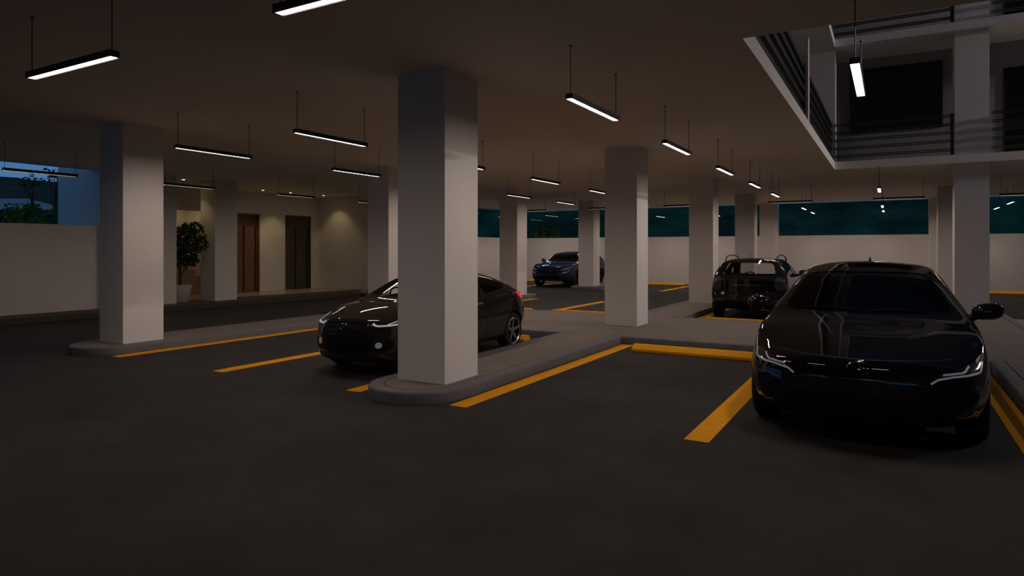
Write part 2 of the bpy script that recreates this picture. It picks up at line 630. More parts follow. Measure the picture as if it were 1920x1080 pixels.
def make_lamp():
    e_ = empty('pendant_lamp')
    b = bmesh.new()
    w, hh = 0.036, 0.045
    L = LLEN / 2
    box(b, -L, L, -w, w, 0.012, hh)
    box(b, -L, L, -w, -w + 0.005, -0.006, 0.012)
    box(b, -L, L, w - 0.005, w, -0.006, 0.012)
    box(b, -L, -L + 0.006, -w + 0.005, w - 0.005, -0.002, 0.012)
    box(b, L - 0.006, L, -w + 0.005, w - 0.005, -0.002, 0.012)
    obj('housing', b, M_BLACK, e_)
    b = bmesh.new()
    box(b, -L + 0.006, L - 0.006, -w + 0.005, w - 0.005, 0.0, 0.012)
    tag(obj('diffuser', b, M_LED, e_), 'glowing white underside')
    for s in (-1, 1):
        b = bmesh.new()
        cyl(b, (s * (L - 0.03), 0, hh), (s * (L - 0.03), 0, H - LZ), 0.004, seg=8)
        cyl(b, (s * (L - 0.03), 0, H - LZ - 0.012), (s * (L - 0.03), 0, H - LZ), 0.012, seg=10)
        obj('cable', b, M_BLACK, e_)
    for s in (-1, 1):
        lo = bpy.data.objects.new('led_strip', LIGHTD)
        COL.objects.link(lo)
        lo.parent = e_
        lo.location = (0, s * 0.014, -0.009)
        lo.rotation_euler = (s * R(28), 0, 0)
    return e_


def strip_light(f):
    ld = bpy.data.lights.new('led_strip', 'AREA')
    ld.shape = 'RECTANGLE'
    ld.size = LLEN - 0.04
    ld.size_y = 0.028
    ld.energy = LAMP_W * f
    ld.color = LAMP_COL
    ld.spread = R(130)
    return ld


LIGHTD = strip_light(1.0)
STRIPS = {1.0: LIGHTD}
LAMP0 = make_lamp()
_first = [True]


def place_lamp(x, y, rz, label, group, f=1.0):
    if _first[0]:
        o = LAMP0
        _first[0] = False
    else:
        o = LAMP0.copy()
        COL.objects.link(o)
        for ch in LAMP0.children:
            c = ch.copy()
            COL.objects.link(c)
            c.parent = o
            if c.type == 'LIGHT':
                c.data = STRIPS.setdefault(f, STRIPS.get(f) or strip_light(f))
    o.location = (x, y, LZ)
    o.rotation_euler = (0, 0, rz)
    tag(o, label, 'pendant lamp', group)


ORD = ['nearest', 'second', 'third', 'fourth', 'fifth', 'sixth', 'seventh']
ROWS = [
    (0.23, [5.46, 16.85, 23.45, 26.4], 'in the row ahead above the black sedan'),
    (2.53, [5.42, 8.32, 11.33, 14.27, 17.15, 23.5, 26.4], 'in the row over the empty bay and hatchback'),
    (6.06, [5.40, 8.32, 11.28, 14.12, 17.1, 23.5, 26.4], 'in the row over the dark coupe'),
    (8.36, [5.40, 8.29, 11.25, 14.27, 17.1, 23.5, 26.4], 'in the row right of the left-hand column'),
    (13.3, [5.42, 8.32, 11.3, 14.2], 'in the row over the driveway before the lobby'),
    (12.0, [23.5, 26.4], 'over the dark blue off-roader'),
    (14.2, [23.5, 26.4], 'left of the dark blue off-roader, by the far wall'),
    (-3.05, [23.5, 26.4], 'by the far window right of the tall light-well column'),
]
for y, us, ph in ROWS:
    f = 0.5 if y == 13.3 else 1.0
    for k, u in enumerate(us):
        place_lamp(u + LLEN / 2, y, 0, 'black pendant light bar, %s %s' % (ORD[k], ph), 'pendant light bars along the bays', f)
for vh, lab in ((5.99, 'black pendant light bar across the near aisle at the top left of the view'),
                (3.10, 'slim black pendant light bar cut by the top edge of the view'),
                (8.9, 'pendant light bar across the near aisle, left of the top-left bar'),
                (0.3, 'slim black pendant light bar across the near aisle before the black sedan')):
    place_lamp(2.63, vh - LLEN / 2, PI / 2, lab, 'pendant light bars across the near aisle', 0.9)
for k, vh in enumerate((-2.4, 0.42, 3.14, 6.3, 8.86, 11.73, 14.5)):
    place_lamp(20.6, vh - LLEN / 2, PI / 2, 'pendant light bar across the far aisle, %s from the right' % (['first', 'second', 'third', 'fourth', 'fifth', 'sixth', 'seventh'][k]),
               'pendant light bars across the far aisle')

# ------------------------------------------------------------------ bulkhead lamps on the far right wall of the light well
for k, u in enumerate((15.4, 16.9)):
    e_ = empty('wall_lamp', (u, VR, 7.2), label='long bulkhead lamp high on the right wall of the light well, %s' % ('nearer' if k == 0 else 'farther'),
               cat='wall lamp', group='bulkhead lamps in the light well')
    b = bmesh.new()
    box(b, -0.6, 0.6, 0.0, 0.06, -0.16, 0.16, bev=0.01)
    obj('housing', b, M_BLACK, e_)
    b = bmesh.new()
    box(b, -0.56, 0.56, 0.06, 0.075, -0.13, 0.13)
    obj('diffuser', b, mat('bulkhead_diffuser', (0.9, 0.9, 0.9), 0.4, emit=(1.0, 0.92, 0.92), estr=6), e_)
    ld = bpy.data.lights.new('bulb', 'AREA')
    ld.shape = 'RECTANGLE'
    ld.size, ld.size_y = 1.1, 0.25
    ld.energy = 245
    ld.color = (1.0, 0.88, 0.88)
    ld.spread = R(150)
    lo = bpy.data.objects.new('bulb', ld)
    COL.objects.link(lo)
    lo.parent = e_
    lo.location = (0, 0.09, 0)
    lo.rotation_euler = (R(68), 0, 0)

# ------------------------------------------------------------------ lobby downlights
M_DOWN = mat('downlight_lens', (0.9, 0.85, 0.75), 0.3, emit=(1.0, 0.72, 0.42), estr=14)


def downlight(x, y, z, label, power, aim=(0, 0, -1), size=100):
    e_ = empty('downlight', (x, y, z), label=label, cat='downlight', group='recessed downlights in the lobby')
    b = bmesh.new()
    lathe(b, [(0.05, -0.001), (0.062, -0.001), (0.066, -0.006), (0.05, -0.008), (0.045, -0.001)], 20)
    obj('trim_ring', b, M_STEEL, e_)
    b = bmesh.new()
    cyl(b, (0, 0, -0.001), (0, 0, -0.004), 0.046, seg=20)
    tag(obj('lens', b, M_DOWN, e_), 'glowing warm lens')
    ld = bpy.data.lights.new('downlight_bulb', 'SPOT')
    ld.energy = power * 1.7
    ld.color = (1.0, 0.74, 0.40)
    ld.spot_size = R(size)
    ld.spot_blend = 0.6
    ld.shadow_soft_size = 0.04
    lo = bpy.data.objects.new('downlight_bulb', ld)
    COL.objects.link(lo)
    lo.parent = e_
    lo.location = (0, 0, -0.02)
    lo.rotation_euler = Vector(aim).to_track_quat('-Z', 'Y').to_euler()


downlight(10.75, 16.3, H, 'small recessed downlight above the potted tree', 5)
downlight(13.87, 17.0, H, 'small recessed downlight before the wooden door', 9, (0.05, 0.25, -1), 80)
downlight(14.96, 17.0, H, 'small recessed downlight between the two lobby doors', 12, (0, 0.25, -1), 80)
downlight(16.3, 16.9, H, 'small recessed downlight at the lobby corner', 7, (0.35, 0.0, -1), 85)
ld = bpy.data.lights.new('stair_bulb', 'POINT')
downlight(11.9, 18.75, 3.3, 'small recessed downlight over the stairs', 7, (0, 0, -1), 150)


# ------------------------------------------------------------------ outside
M_LEAFB = mat('leaf_bright', (0.16, 0.30, 0.05), 0.5, noise=0.5, nscale=9)
M_LEAF = mat('leaf_green', (0.05, 0.10, 0.022), 0.5, noise=0.5, nscale=9)
M_LEAFY = mat('leaf_olive', (0.30, 0.34, 0.03), 0.5, noise=0.5, nscale=9)
M_LEAFD = mat('leaf_dark', (0.06, 0.10, 0.04), 0.6, noise=0.5, nscale=3)
M_BARK = mat('bark', (0.06, 0.042, 0.03), 0.85, noise=0.3, nscale=12)
M_HILL = mat('hill_grass', (0.13, 0.165, 0.06), 0.9, noise=0.75, nscale=0.09, stretch=(1, 1, 2.5))
M_BANK = mat('bank_foliage', (0.12, 0.35, 0.20), 0.9, noise=0.85, nscale=0.55, stretch=(1, 0.35, 1.8))


def polar(px, dist):
    a = R(30) + math.atan((960 - px) / 1230.0)
    return dist * math.cos(a), dist * math.sin(a)


def heightfield(name, fn, na, nb, m, label):
    b = bmesh.new()
    g = [[b.verts.new(fn(i / (na - 1), j / (nb - 1))) for j in range(nb)] for i in range(na)]
    for i in range(na - 1):
        for j in range(nb - 1):
            b.faces.new((g[i][j], g[i + 1][j], g[i + 1][j + 1], g[i][j + 1]))
    return tag(obj(name, b, m, smooth=60), label, kind='structure')


def fnoise(x, y):
    return math.sin(x * 1.3 + 0.7) * math.cos(y * 1.7) + 0.5 * math.sin(x * 3.1 + y * 2.3) + 0.25 * math.sin(x * 7.3 - y * 5.1)


def hill_fn(a, b_):
    px = -2600 + 2950 * a
    d = 22 + 200 * b_ ** 1.5
    x, y = polar(px, d)
    top = 1.5 + d * (131 + 0.085 * (60 - px) + 2.0 * fnoise(px * 0.02, 3)) / 1230.0 * math.cos(math.atan((960 - px) / 1230.0))
    z = -3 + (top + 3) * (b_ ** 1.2) + 0.5 * fnoise(x * 0.12, y * 0.12) * b_ * (1 - b_) * 4
    return x, y, z


heightfield('hills', hill_fn, 140, 40, M_HILL, 'dark green hillside beyond the low left wall')
bm = bmesh.new()
box(bm, -40, 60, 19.8, 60, -3.4, -3.2)
tag(obj('ground', bm, M_HILL), kind='structure')


def bank_fn(a, b_):
    y = -22 + 62 * a
    x = 31.6 + 9 * b_ + 0.5 * fnoise(y * 0.5, b_ * 4)
    z = -0.4 + 10.5 * b_ ** 0.8 + 0.35 * fnoise(y * 0.8, b_ * 9)
    return x, y, z


heightfield('bank', bank_fn, 120, 40, M_BANK, 'dark planted bank rising behind the long far window')


def bank2_fn(a, b_):
    x = 17.6 + 22 * a
    y = 20.5 + 8 * b_ + 0.5 * fnoise(x * 0.5, b_ * 4)
    z = -0.4 + 10.5 * b_ ** 0.8 + 0.35 * fnoise(x * 0.8, b_ * 9)
    return x, y, z


heightfield('bank', bank2_fn, 60, 40, M_BANK, 'dark planted bank behind the left far window')

# pale low roof on the hillside
bm = bmesh.new()
c = [polar(-60, 60), polar(100, 60), polar(52, 74), polar(-90, 74)]
zz = [1.5 + 60 * 0.0530, 1.5 + 60 * 0.0555, 1.5 + 74 * 0.0625, 1.5 + 74 * 0.0590]
va = [bm.verts.new((*p, z)) for p, z in zip(c, zz)]
vb = [bm.verts.new((*p, z - 0.35)) for p, z in zip(c, zz)]
bm.faces.new(va)
bm.faces.new(vb[::-1])
for i in range(4):
    bm.faces.new((va[i], va[(i + 1) % 4], vb[(i + 1) % 4], vb[i]))
sh = empty('hillside_shed', (0, 0, 0), label='low building with a pale roof on the hillside, seen over the left wall', cat='building')
obj('roof', bm, mat('pale_roof', (0.85, 0.84, 0.88), 0.6), sh)
bm = bmesh.new()
q = [(p[0] * 1.004, p[1] * 1.004) for p in c]
prism(bm, q, -3.2, 1.5 + 60 * 0.049)
obj('wall', bm, M_LEAFD, sh)


def leaf_cloud(bm, centre, rad, n, size, rg, mi=0):
    for _ in range(n):
        while True:
            p = Vector((rg.uniform(-1, 1), rg.uniform(-1, 1), rg.uniform(-1, 1)))
            if 0.25 < p.length < 1:
                break
        p = Vector(centre) + Vector((p.x * rad[0], p.y * rad[1], p.z * rad[2]))
        q = Matrix.Rotation(rg.uniform(0, 6.28), 4, 'Z') @ Matrix.Rotation(rg.uniform(-0.9, 0.9), 4, 'X') @ Matrix.Rotation(rg.uniform(-0.9, 0.9), 4, 'Y')
        s = size * rg.uniform(0.6, 1.25)
        shp = [(-0.5, 0, 0), (-0.15, 0.22, 0.05), (0.25, 0.18, 0.04), (0.55, 0, -0.06), (0.25, -0.18, 0.04), (-0.15, -0.22, 0.05)]
        vs = [bm.verts.new(p + (q @ Vector((a * s, b_ * s, c_ * s)))) for a, b_, c_ in shp]
        f = bm.faces.new(vs)
        f.material_index = mi


def limb(bm, p0, p1, r0, r1):
    cyl(bm, p0, p1, r0, r1, seg=9)


def tree(loc, h, rad, n, size, m, label, name='tree', seed=1, trunk_r=0.08, group='trees on the hillside', cat='tree', clumps=7):
    rg = random.Random(seed)
    e_ = empty(name, loc, label=label, cat=cat, group=group)
    b = bmesh.new()
    hb = h - rad * 1.5
    limb(b, (0, 0, 0), (0.05, 0, hb), trunk_r, trunk_r * 0.6)
    cs = []
    for k in range(clumps):
        a = 6.28 * k / clumps + rg.uniform(-0.4, 0.4)
        rr = rad * rg.uniform(0.25, 0.7)
        c_ = (rr * math.cos(a), rr * math.sin(a), hb + rad * rg.uniform(0.3, 1.4))
        limb(b, (0.05, 0, hb * rg.uniform(0.75, 1.0)), c_, trunk_r * 0.4, trunk_r * 0.12)
        cs.append(c_)
    obj('trunk', b, M_BARK, e_, smooth=50)
    b = bmesh.new()
    for c_ in cs + [(0, 0, hb + rad * 0.9)]:
        k = rg.uniform(0.4, 0.6)
        leaf_cloud(b, c_, (rad * k, rad * k, rad * k * 0.8), n // (clumps + 1), size, rg)
    obj('foliage', b, m, e_)
    return e_


def tree_at(px, dist, ytop, rad, n, size, m, label, seed, z0=-3.2):
    x, y = polar(px, dist)
    dep = dist * math.cos(math.atan((960 - px) / 1230.0))
    zt = 1.5 + (468 - ytop) * dep / 1230.0
    return tree((x, y, z0), zt - z0, rad, n, size, m, label, seed=seed, trunk_r=0.05)


tree_at(58, 34, 331, 0.5, 70, 0.20, M_LEAFD, 'thin dark sapling left of centre in the hillside view, its top against the sky', 3)
tree_at(101, 30, 317, 0.55, 60, 0.20, M_LEAFD, 'thin dark sapling at the edge of the blue side wall', 4)
tree_at(8, 41, 388, 1.5, 700, 0.3, M_LEAFD, 'broad dark tree at the left edge behind the low wall', 5)
tree_at(47, 37, 384, 0.9, 500, 0.26, M_LEAFY, 'olive green tree in the middle of the view over the left wall', 6)
tree_at(84, 26, 398, 0.8, 600, 0.2, M_LEAFB, 'round bright green bush close behind the left wall', 7)
x_, y_ = 30.2, 15.45
tree((x_, y_, -0.4), 3.15, 0.85, 900, 0.22, M_LEAFY, 'olive bush outside the far window above the dark blue off-roader', name='bush', seed=9, trunk_r=0.05)

# ------------------------------------------------------------------ potted tree in the lobby
pt = empty('potted_tree', (10.53, 16.12, KZ), label='leafy green tree in a white round pot beside the lobby stairs', cat='potted plant')
bm = bmesh.new()
lathe(bm, [(0.0, 0.0), (0.19, 0.0), (0.21, 0.02), (0.285, 0.44), (0.285, 0.46), (0.265, 0.46), (0.255, 0.41), (0.0, 0.41)], 32)
obj('pot', bm, mat('white_pot', (0.55, 0.54, 0.53), 0.5), pt, smooth=40)
bm = bmesh.new()
lathe(bm, [(0.0, 0.435), (0.15, 0.43), (0.258, 0.415), (0.25, 0.40), (0.0, 0.40)], 24)
obj('soil', bm, mat('soil', (0.03, 0.022, 0.016), 0.95, noise=0.4, nscale=30), pt)
rg = random.Random(21)
bm = bmesh.new()
tp = [(0, 0, 0.4), (0.02, 0.02, 0.75), (-0.03, 0.0, 1.1), (0.04, -0.02, 1.4)]
for a, b_, r0, r1 in ((0, 1, 0.032, 0.027), (1, 2, 0.027, 0.022), (2, 3, 0.022, 0.016)):
    limb(bm, tp[a], tp[b_], r0, r1)
ends = []
for k in range(11):
    a = 6.28 * k / 11 + rg.uniform(-0.3, 0.3)
    z = rg.uniform(1.22, 1.95) if k % 5 else 1.1
    rr = rg.uniform(0.2, 0.6) * (1 if k % 5 else 0.4) * (1.0 if z < 1.8 else 0.6)
    p = (max(-0.0, 0.1 + rr * math.cos(a)), rr * math.sin(a) * 0.8, z)
    limb(bm, (0.02, 0, max(0.7, z - 0.45 - 0.2 * rr)), p, 0.013, 0.005)
    ends.append(p)
for p in ((0.36, -0.25, 1.75), (0.39, -0.3, 1.55), (0.3, -0.2, 1.95), (0.36, -0.1, 1.4)):
    limb(bm, tp[3], p, 0.012, 0.005)
    ends.append(p)
obj('trunk', bm, M_BARK, pt, smooth=50)
bm = bmesh.new()
for p in ends:
    leaf_cloud(bm, p, (0.2, 0.22, 0.19), 75, 0.13, rg)
obj('foliage', bm, M_LEAF, pt)

# ================================================================== cars
M_DARKIN = mat('dark_interior', (0.010, 0.010, 0.010), 0.8, spec=0.1)
M_TYRE = mat('tyre_rubber', (0.012, 0.012, 0.012), 0.75, spec=0.2)
M_ALLOY = mat('alloy_rim', (0.42, 0.40, 0.38), 0.22, 1.0)
M_DARKALLOY = mat('dark_rim', (0.05, 0.05, 0.05), 0.3, 1.0)
M_CHROME = mat('chrome', (0.55, 0.55, 0.56), 0.08, 1.0)
M_DKCHROME = mat('dark_chrome', (0.16, 0.165, 0.17), 0.18, 1.0)
M_GRILLE = mat('grille_black', (0.006, 0.006, 0.006), 0.5, spec=0.15)
M_TRIMB = mat('gloss_black_trim', (0.006, 0.006, 0.007), 0.12)
M_LENS = mat('headlamp_lens', (0.012, 0.012, 0.014), 0.06, coat=1.0)
M_DRLD = mat('position_light', (0.16, 0.165, 0.175), 0.3, emit=(0.85, 0.92, 1.0), estr=0.075)
M_DRLB = mat('daytime_light', (0.3, 0.31, 0.32), 0.3, emit=(0.95, 0.97, 1.0), estr=0.26)
M_RED = mat('tail_lens_red', (0.35, 0.005, 0.006), 0.1, emit=(1.0, 0.025, 0.03), estr=0.5)
M_SMOKE = mat('tail_lens_smoke', (0.05, 0.05, 0.06), 0.08, coat=1.0)
M_GLS_DARK = glass_mat('tinted_car_glass', (0.28, 0.28, 0.29))
M_GLS_MID = glass_mat('car_glass', (0.93, 0.94, 0.94))
M_MIRG = mat('mirror_glass', (0.5, 0.5, 0.5), 0.02, 1.0)
M_SEAT = mat('seat_fabric', (0.022, 0.021, 0.020), 0.85)


def pchip(xs, ys, xq):
    xs, ys, xq = np.asarray(xs, float), np.asarray(ys, float), np.asarray(xq, float)
    h = np.diff(xs)
    dl = np.diff(ys) / h
    d = np.zeros_like(ys)
    for k in range(1, len(xs) - 1):
        if dl[k - 1] * dl[k] > 0:
            w1, w2 = 2 * h[k] + h[k - 1], h[k] + 2 * h[k - 1]
            d[k] = (w1 + w2) / (w1 / dl[k - 1] + w2 / dl[k])
    d[0], d[-1] = dl[0], dl[-1]
    i = np.clip(np.searchsorted(xs, xq) - 1, 0, len(xs) - 2)
    t = (xq - xs[i]) / h[i]
    return ((2 * t ** 3 - 3 * t ** 2 + 1) * ys[i] + (t ** 3 - 2 * t ** 2 + t) * h[i] * d[i]
            + (-2 * t ** 3 + 3 * t ** 2) * ys[i + 1] + (t ** 3 - t ** 2) * h[i] * d[i + 1])


KEYS = ['x', 'zb', 'ws', 'wm', 'zm', 'wsh', 'zsh', 'wr', 'zr', 'zc']


class Shape:
    def __init__(self, st, nose, tail, sweep_f, sweep_r, fade_f=0.8, fade_r=0.5):
        self.st = np.array(st, float)
        self.L = self.st[-1, 0]
        self.nose, self.tail = nose, tail
        self.sf, self.sr, self.ff, self.fr = sweep_f, sweep_r, fade_f, fade_r
        self.W = self.st[:, 3].max()

    def par(self, x):
        return [pchip(self.st[:, 0], self.st[:, k], np.array([x]))[0] for k in range(1, 10)]

    def ring(self, x):
        zb, ws, wm, zm, wsh, zsh, wr, zr, zc = self.par(x)
        P = []
        for t in np.linspace(0, 1, 4)[:-1]:
            P.append(((ws - 0.05) * t, zb))
        P += [(ws - 0.05, zb), (ws - 0.012, zb + 0.015), (ws, zb + 0.06)]
        for t in np.linspace(0, 1, 7)[1:]:
            s = math.sin(t * PI / 2)
            P.append((ws + (wm - ws) * s, zb + 0.06 + (zm - zb - 0.06) * t))
        for t in np.linspace(0, 1, 9)[1:]:
            P.append((wm + (wsh - wm) * (t ** 1.8), zm + (zsh - zm) * t))
        for t in np.linspace(0, 1, 11)[1:]:
            b_ = 0.022 * math.sin(PI * t)
            P.append((wsh + (wr - wsh) * t + b_, zsh + (zr - zsh) * t + b_ * 0.3))
        for t in np.linspace(0, 1, 12)[1:]:
            y = wr * (1 - t)
            P.append((y, zc - (zc - zr) * (y / wr) ** 2.3))
        P = np.array(P)
        for _ in range(2):
            Q = P.copy()
            Q[1:-1] = 0.25 * P[:-2] + 0.5 * P[1:-1] + 0.25 * P[2:]
            P = Q
        return P

    def warp(self, x, y, z):
        a = abs(y) / self.W
        if x < self.ff:
            w = 1 - x / self.ff
            w = w * w * (3 - 2 * w)
            x = x + w * (np.interp(z, [p[0] for p in self.nose], [p[1] for p in self.nose]) + self.sf * a ** 2.2)
        r = self.L - x
        if r < self.fr:
            w = 1 - max(r, 0) / self.fr
            w = w * w * (3 - 2 * w)
            x = x - w * (np.interp(z, [p[0] for p in self.tail], [p[1] for p in self.tail]) + self.sr * a ** 2.4)
        return x, y, z

    def solid(self):
        xs = np.unique(np.concatenate([np.linspace(0, 0.6, 22), np.linspace(0.6, self.L - 0.5, 62), np.linspace(self.L - 0.5, self.L, 20)]))
        rings = [self.ring(x) for x in xs]
        n = len(rings[0])
        bm = bmesh.new()
        grid = []
        for x, rg_ in zip(xs, rings):
            full = [(y, z) for y, z in rg_] + [(-y, z) for y, z in rg_[-2:0:-1]]
            grid.append([bm.verts.new(self.warp(x, y, z)) for y, z in full])
        m = len(grid[0])
        for a, b in zip(grid[:-1], grid[1:]):
            for k in range(m):
                bm.faces.new((a[k], a[(k + 1) % m], b[(k + 1) % m], b[k]))
        for gi, x in ((0, xs[0]), (-1, xs[-1])):
            rg_ = rings[gi]
            K = 9
            rows = []
            for i in range(n):
                y, z = rg_[i]
                if i in (0, n - 1):
                    rows.append([grid[gi][i]] * (2 * K + 1))
                    continue
                row = []
                for k in range(-K, K + 1):
                    if k == K:
                        row.append(grid[gi][i])
                    elif k == -K:
                        row.append(grid[gi][m - i])
                    else:
                        row.append(bm.verts.new(self.warp(x, y * k / K, z)))
                rows.append(row)
            for r0, r1 in zip(rows[:-1], rows[1:]):
                for k in range(2 * K):
                    vs = []
                    for v in (r0[k], r0[k + 1], r1[k + 1], r1[k]):
                        if v not in vs:
                            vs.append(v)
                    if len(vs) >= 3:
                        try:
                            bm.faces.new(vs)
                        except ValueError:
                            pass
        bmesh.ops.remove_doubles(bm, verts=bm.verts, dist=1e-5)
        bmesh.ops.recalc_face_normals(bm, faces=bm.faces)
        return bm

    def cavity(self, x0, x1, zf=0.36, t=0.05):
        bm = bmesh.new()
        prev = None
        xs = np.linspace(x0, x1, 36)
        for i, x in enumerate(xs):
            zb, ws, wm, zm, wsh, zsh, wr, zr, zc = self.par(x)
            zs = zsh - 0.02
            P = [(0, zf), (wsh - 0.13, zf), (wsh - 0.085, zf + 0.06), (wsh - 0.075, zs), (wr - t, zr - t), (wr * 0.6, zr + (zc - zr) * 0.72 - t), (0, zc - t)]
            full = P + [(-y, z) for y, z in P[-2:0:-1]]
            cur = [bm.verts.new(self.warp(x, y, z)) for y, z in full]
            if prev:
                for k in range(len(cur)):
                    bm.faces.new((prev[k], prev[(k + 1) % len(cur)], cur[(k + 1) % len(cur)], cur[k]))
            else:
                bm.faces.new(cur[::-1])
            prev = cur
        bm.faces.new(prev)
        bmesh.ops.recalc_face_normals(bm, faces=bm.faces)
        return bm


def poly_prism(pts, axis, a, b):
    """closed prism of a 2-D outline between a and b along axis ('x': pts are (y,z); 'y': pts are (x,z))"""
    bm = bmesh.new()
    f = (lambda p, q: (q, p[0], p[1])) if axis == 'x' else (lambda p, q: (p[0], q, p[1]))
    A = [bm.verts.new(f(p, a)) for p in pts]
    B = [bm.verts.new(f(p, b)) for p in pts]
    n = len(pts)
    bm.faces.new(A)
    bm.faces.new(B[::-1])
    for i in range(n):
        bm.faces.new((A[i], A[(i + 1) % n], B[(i + 1) % n], B[i]))
    bmesh.ops.recalc_face_normals(bm, faces=bm.faces)
    return bm


def round_poly(pts, r=0.04, n=4):
    out = []
    m = len(pts)
    for i in range(m):
        p0, p1, p2 = (Vector(pts[(i + k) % m]) for k in (-1, 0, 1))
        a, b = (p0 - p1), (p2 - p1)
        q = min(r, a.length * 0.45, b.length * 0.45)
        s, e_ = p1 + a.normalized() * q, p1 + b.normalized() * q
        for k in range(n + 1):
            t = k / n
            out.append(tuple((1 - t) ** 2 * s + 2 * t * (1 - t) * p1 + t * t * e_))
    return out


def grow(pts, d):
    c = Vector((sum(p[0] for p in pts) / len(pts), sum(p[1] for p in pts) / len(pts)))
    out = []
    for p in pts:
        v = Vector(p) - c
        out.append(tuple(c + v * (1 + d / max(v.length, 1e-3))))
    return out


def stroke(path, w):
    """outline of a polyline with the given width"""
    P = [Vector(p) for p in path]
    L, Rr = [], []
    for i, p in enumerate(P):
        d = (P[min(i + 1, len(P) - 1)] - P[max(i - 1, 0)]).normalized()
        nrm = Vector((-d.y, d.x)) * w / 2
        L.append(tuple(p + nrm))
        Rr.append(tuple(p - nrm))
    return L + Rr[::-1]


class Car:
    def __init__(self, name, shape, paint, loc, rz, label, cat='car'):
        self.root = empty(name, loc, rz, label=label, cat=cat)
        self.sh = shape
        self.paint = paint
        bm = shape.solid()
        if bm.calc_volume(signed=True) < 0:
            bmesh.ops.reverse_faces(bm, faces=bm.faces[:])
        bm.normal_update()
        self.verts = [v.co.copy() for v in bm.verts]
        bm.verts.index_update()
        self.faces = [[v.index for v in f.verts] for f in bm.faces]
        self.vn = [v.normal.copy() for v in bm.verts]
        self.bvh = BVHTree.FromPolygons(self.verts, self.faces)
        self.solid_bm = bm
        self.cut = []

    def finish_body(self):
        me = bpy.data.meshes.new('body')
        self.solid_bm.to_mesh(me)
        self.solid_bm.free()
        me.materials.append(self.paint)
        me.materials.append(M_DARKIN)
        tmp = bpy.data.objects.new('body_tmp', me)
        COL.objects.link(tmp)
        cs = []
        self.cut = self.cut[1:] + self.cut[:1]          # the cabin hollow goes last, once it meets the window openings
        for bm in self.cut:
            if bm.calc_volume(signed=True) < 0:
                bmesh.ops.reverse_faces(bm, faces=bm.faces[:])
            for f in bm.faces:
                f.material_index = 1
            cm = bpy.data.meshes.new('cut')
            bm.to_mesh(cm)
            bm.free()
            cm.materials.append(M_DARKIN)
            cm.materials.append(M_DARKIN)
            co = bpy.data.objects.new('cut', cm)
            COL.objects.link(co)
            cs.append(co)
            md = tmp.modifiers.new('b', 'BOOLEAN')
            md.operation = 'DIFFERENCE'
            md.solver = 'EXACT'
            md.object = co
        dg = bpy.context.evaluated_depsgraph_get()
        dg.update()
        res = bpy.data.meshes.new_from_object(tmp.evaluated_get(dg))
        res.name = 'body'
        for co in cs + [tmp]:
            m_ = co.data
            bpy.data.objects.remove(co, do_unlink=True)
            bpy.data.meshes.remove(m_)
        o = bpy.data.objects.new('body', res)
        COL.objects.link(o)
        o.parent = self.root
        res.polygons.foreach_set('use_smooth', [True] * len(res.polygons))
        # keep the smooth shading of the uncut surface
        nrm = []
        for p in res.polygons:
            for li in p.loop_indices:
                if p.material_index == 1:
                    nrm.append(tuple(p.normal))
                    continue
                co = res.vertices[res.loops[li].vertex_index].co
                loc, n, fi, d = self.bvh.find_nearest(co)
                if fi is None or d > 0.002:
                    nrm.append(tuple(p.normal))
                    continue
                acc = Vector((0, 0, 0))
                for vi in self.faces[fi]:
                    dd = (self.verts[vi] - co).length
                    acc += self.vn[vi] / (dd * dd + 1e-6)
                nrm.append(tuple(acc.normalized()))
        res.normals_split_custom_set(nrm)
        self.body = o
        return o

    def hit(self, axis, p):
        """point of the uncut skin behind the 2-D point p, seen along axis"""
        if axis == 'x-':
            o, d = Vector((-3, p[0], p[1])), Vector((1, 0, 0))
        elif axis == 'x+':
            o, d = Vector((12, p[0], p[1])), Vector((-1, 0, 0))
        elif axis == 'y-':
            o, d = Vector((p[0], -4, p[1])), Vector((0, 1, 0))
        else:
            o, d = Vector((p[0], 4, p[1])), Vector((0, -1, 0))
        loc, n, i, t = self.bvh.ray_cast(o, d)
        if loc is None:
            q = {'x-': (0.3, p[0], p[1]), 'x+': (self.sh.L - 0.2, p[0], p[1]), 'y-': (p[0], -0.7, p[1]), 'y+': (p[0], 0.7, p[1])}[axis]
            loc, n, i, t = self.bvh.find_nearest(Vector(q))
        return loc, d

    def patch(self, name, pts, axis, m, off=0.004, thick=0.012, cell=0.04, parent=None, label=None):
        bm = bmesh.new()
        f = bm.faces.new([bm.verts.new((p[0], p[1], 0)) for p in pts])
        xs = [p[0] for p in pts]
        ys = [p[1] for p in pts]
        for k, (lo, hi) in enumerate(((min(xs), max(xs)), (min(ys), max(ys)))):
            nseg = int((hi - lo) / cell)
            for i in range(1, nseg + 1):
                c = lo + (hi - lo) * i / (nseg + 1)
                co, no = ((c, 0, 0), (1, 0, 0)) if k == 0 else ((0, c, 0), (0, 1, 0))
                bmesh.ops.bisect_plane(bm, geom=bm.verts[:] + bm.edges[:] + bm.faces[:], plane_co=co, plane_no=no)
        bmesh.ops.triangulate(bm, faces=[f for f in bm.faces if len(f.verts) > 4])
        d = None
        for v in bm.verts:
            loc, d = self.hit(axis, (v.co.x, v.co.y))
            v.co = loc - d * off
        ext = bmesh.ops.extrude_face_region(bm, geom=bm.faces[:])
        for g in ext['geom']:
            if isinstance(g, bmesh.types.BMVert):
                g.co += d * thick
        o = obj(name, bm, m, parent or self.root, smooth=35)
        if label:
            o['label'] = label
        return o

    def both(self, name, pts, axis, m, **kw):
        if axis[0] == 'x':
            return [self.patch(name, pts, axis, m, **kw), self.patch(name, [(-a, b) for a, b in pts][::-1], axis, m, **kw)]
        return [self.patch(name, pts, 'y+', m, **kw), self.patch(name, pts, 'y-', m, **kw)]

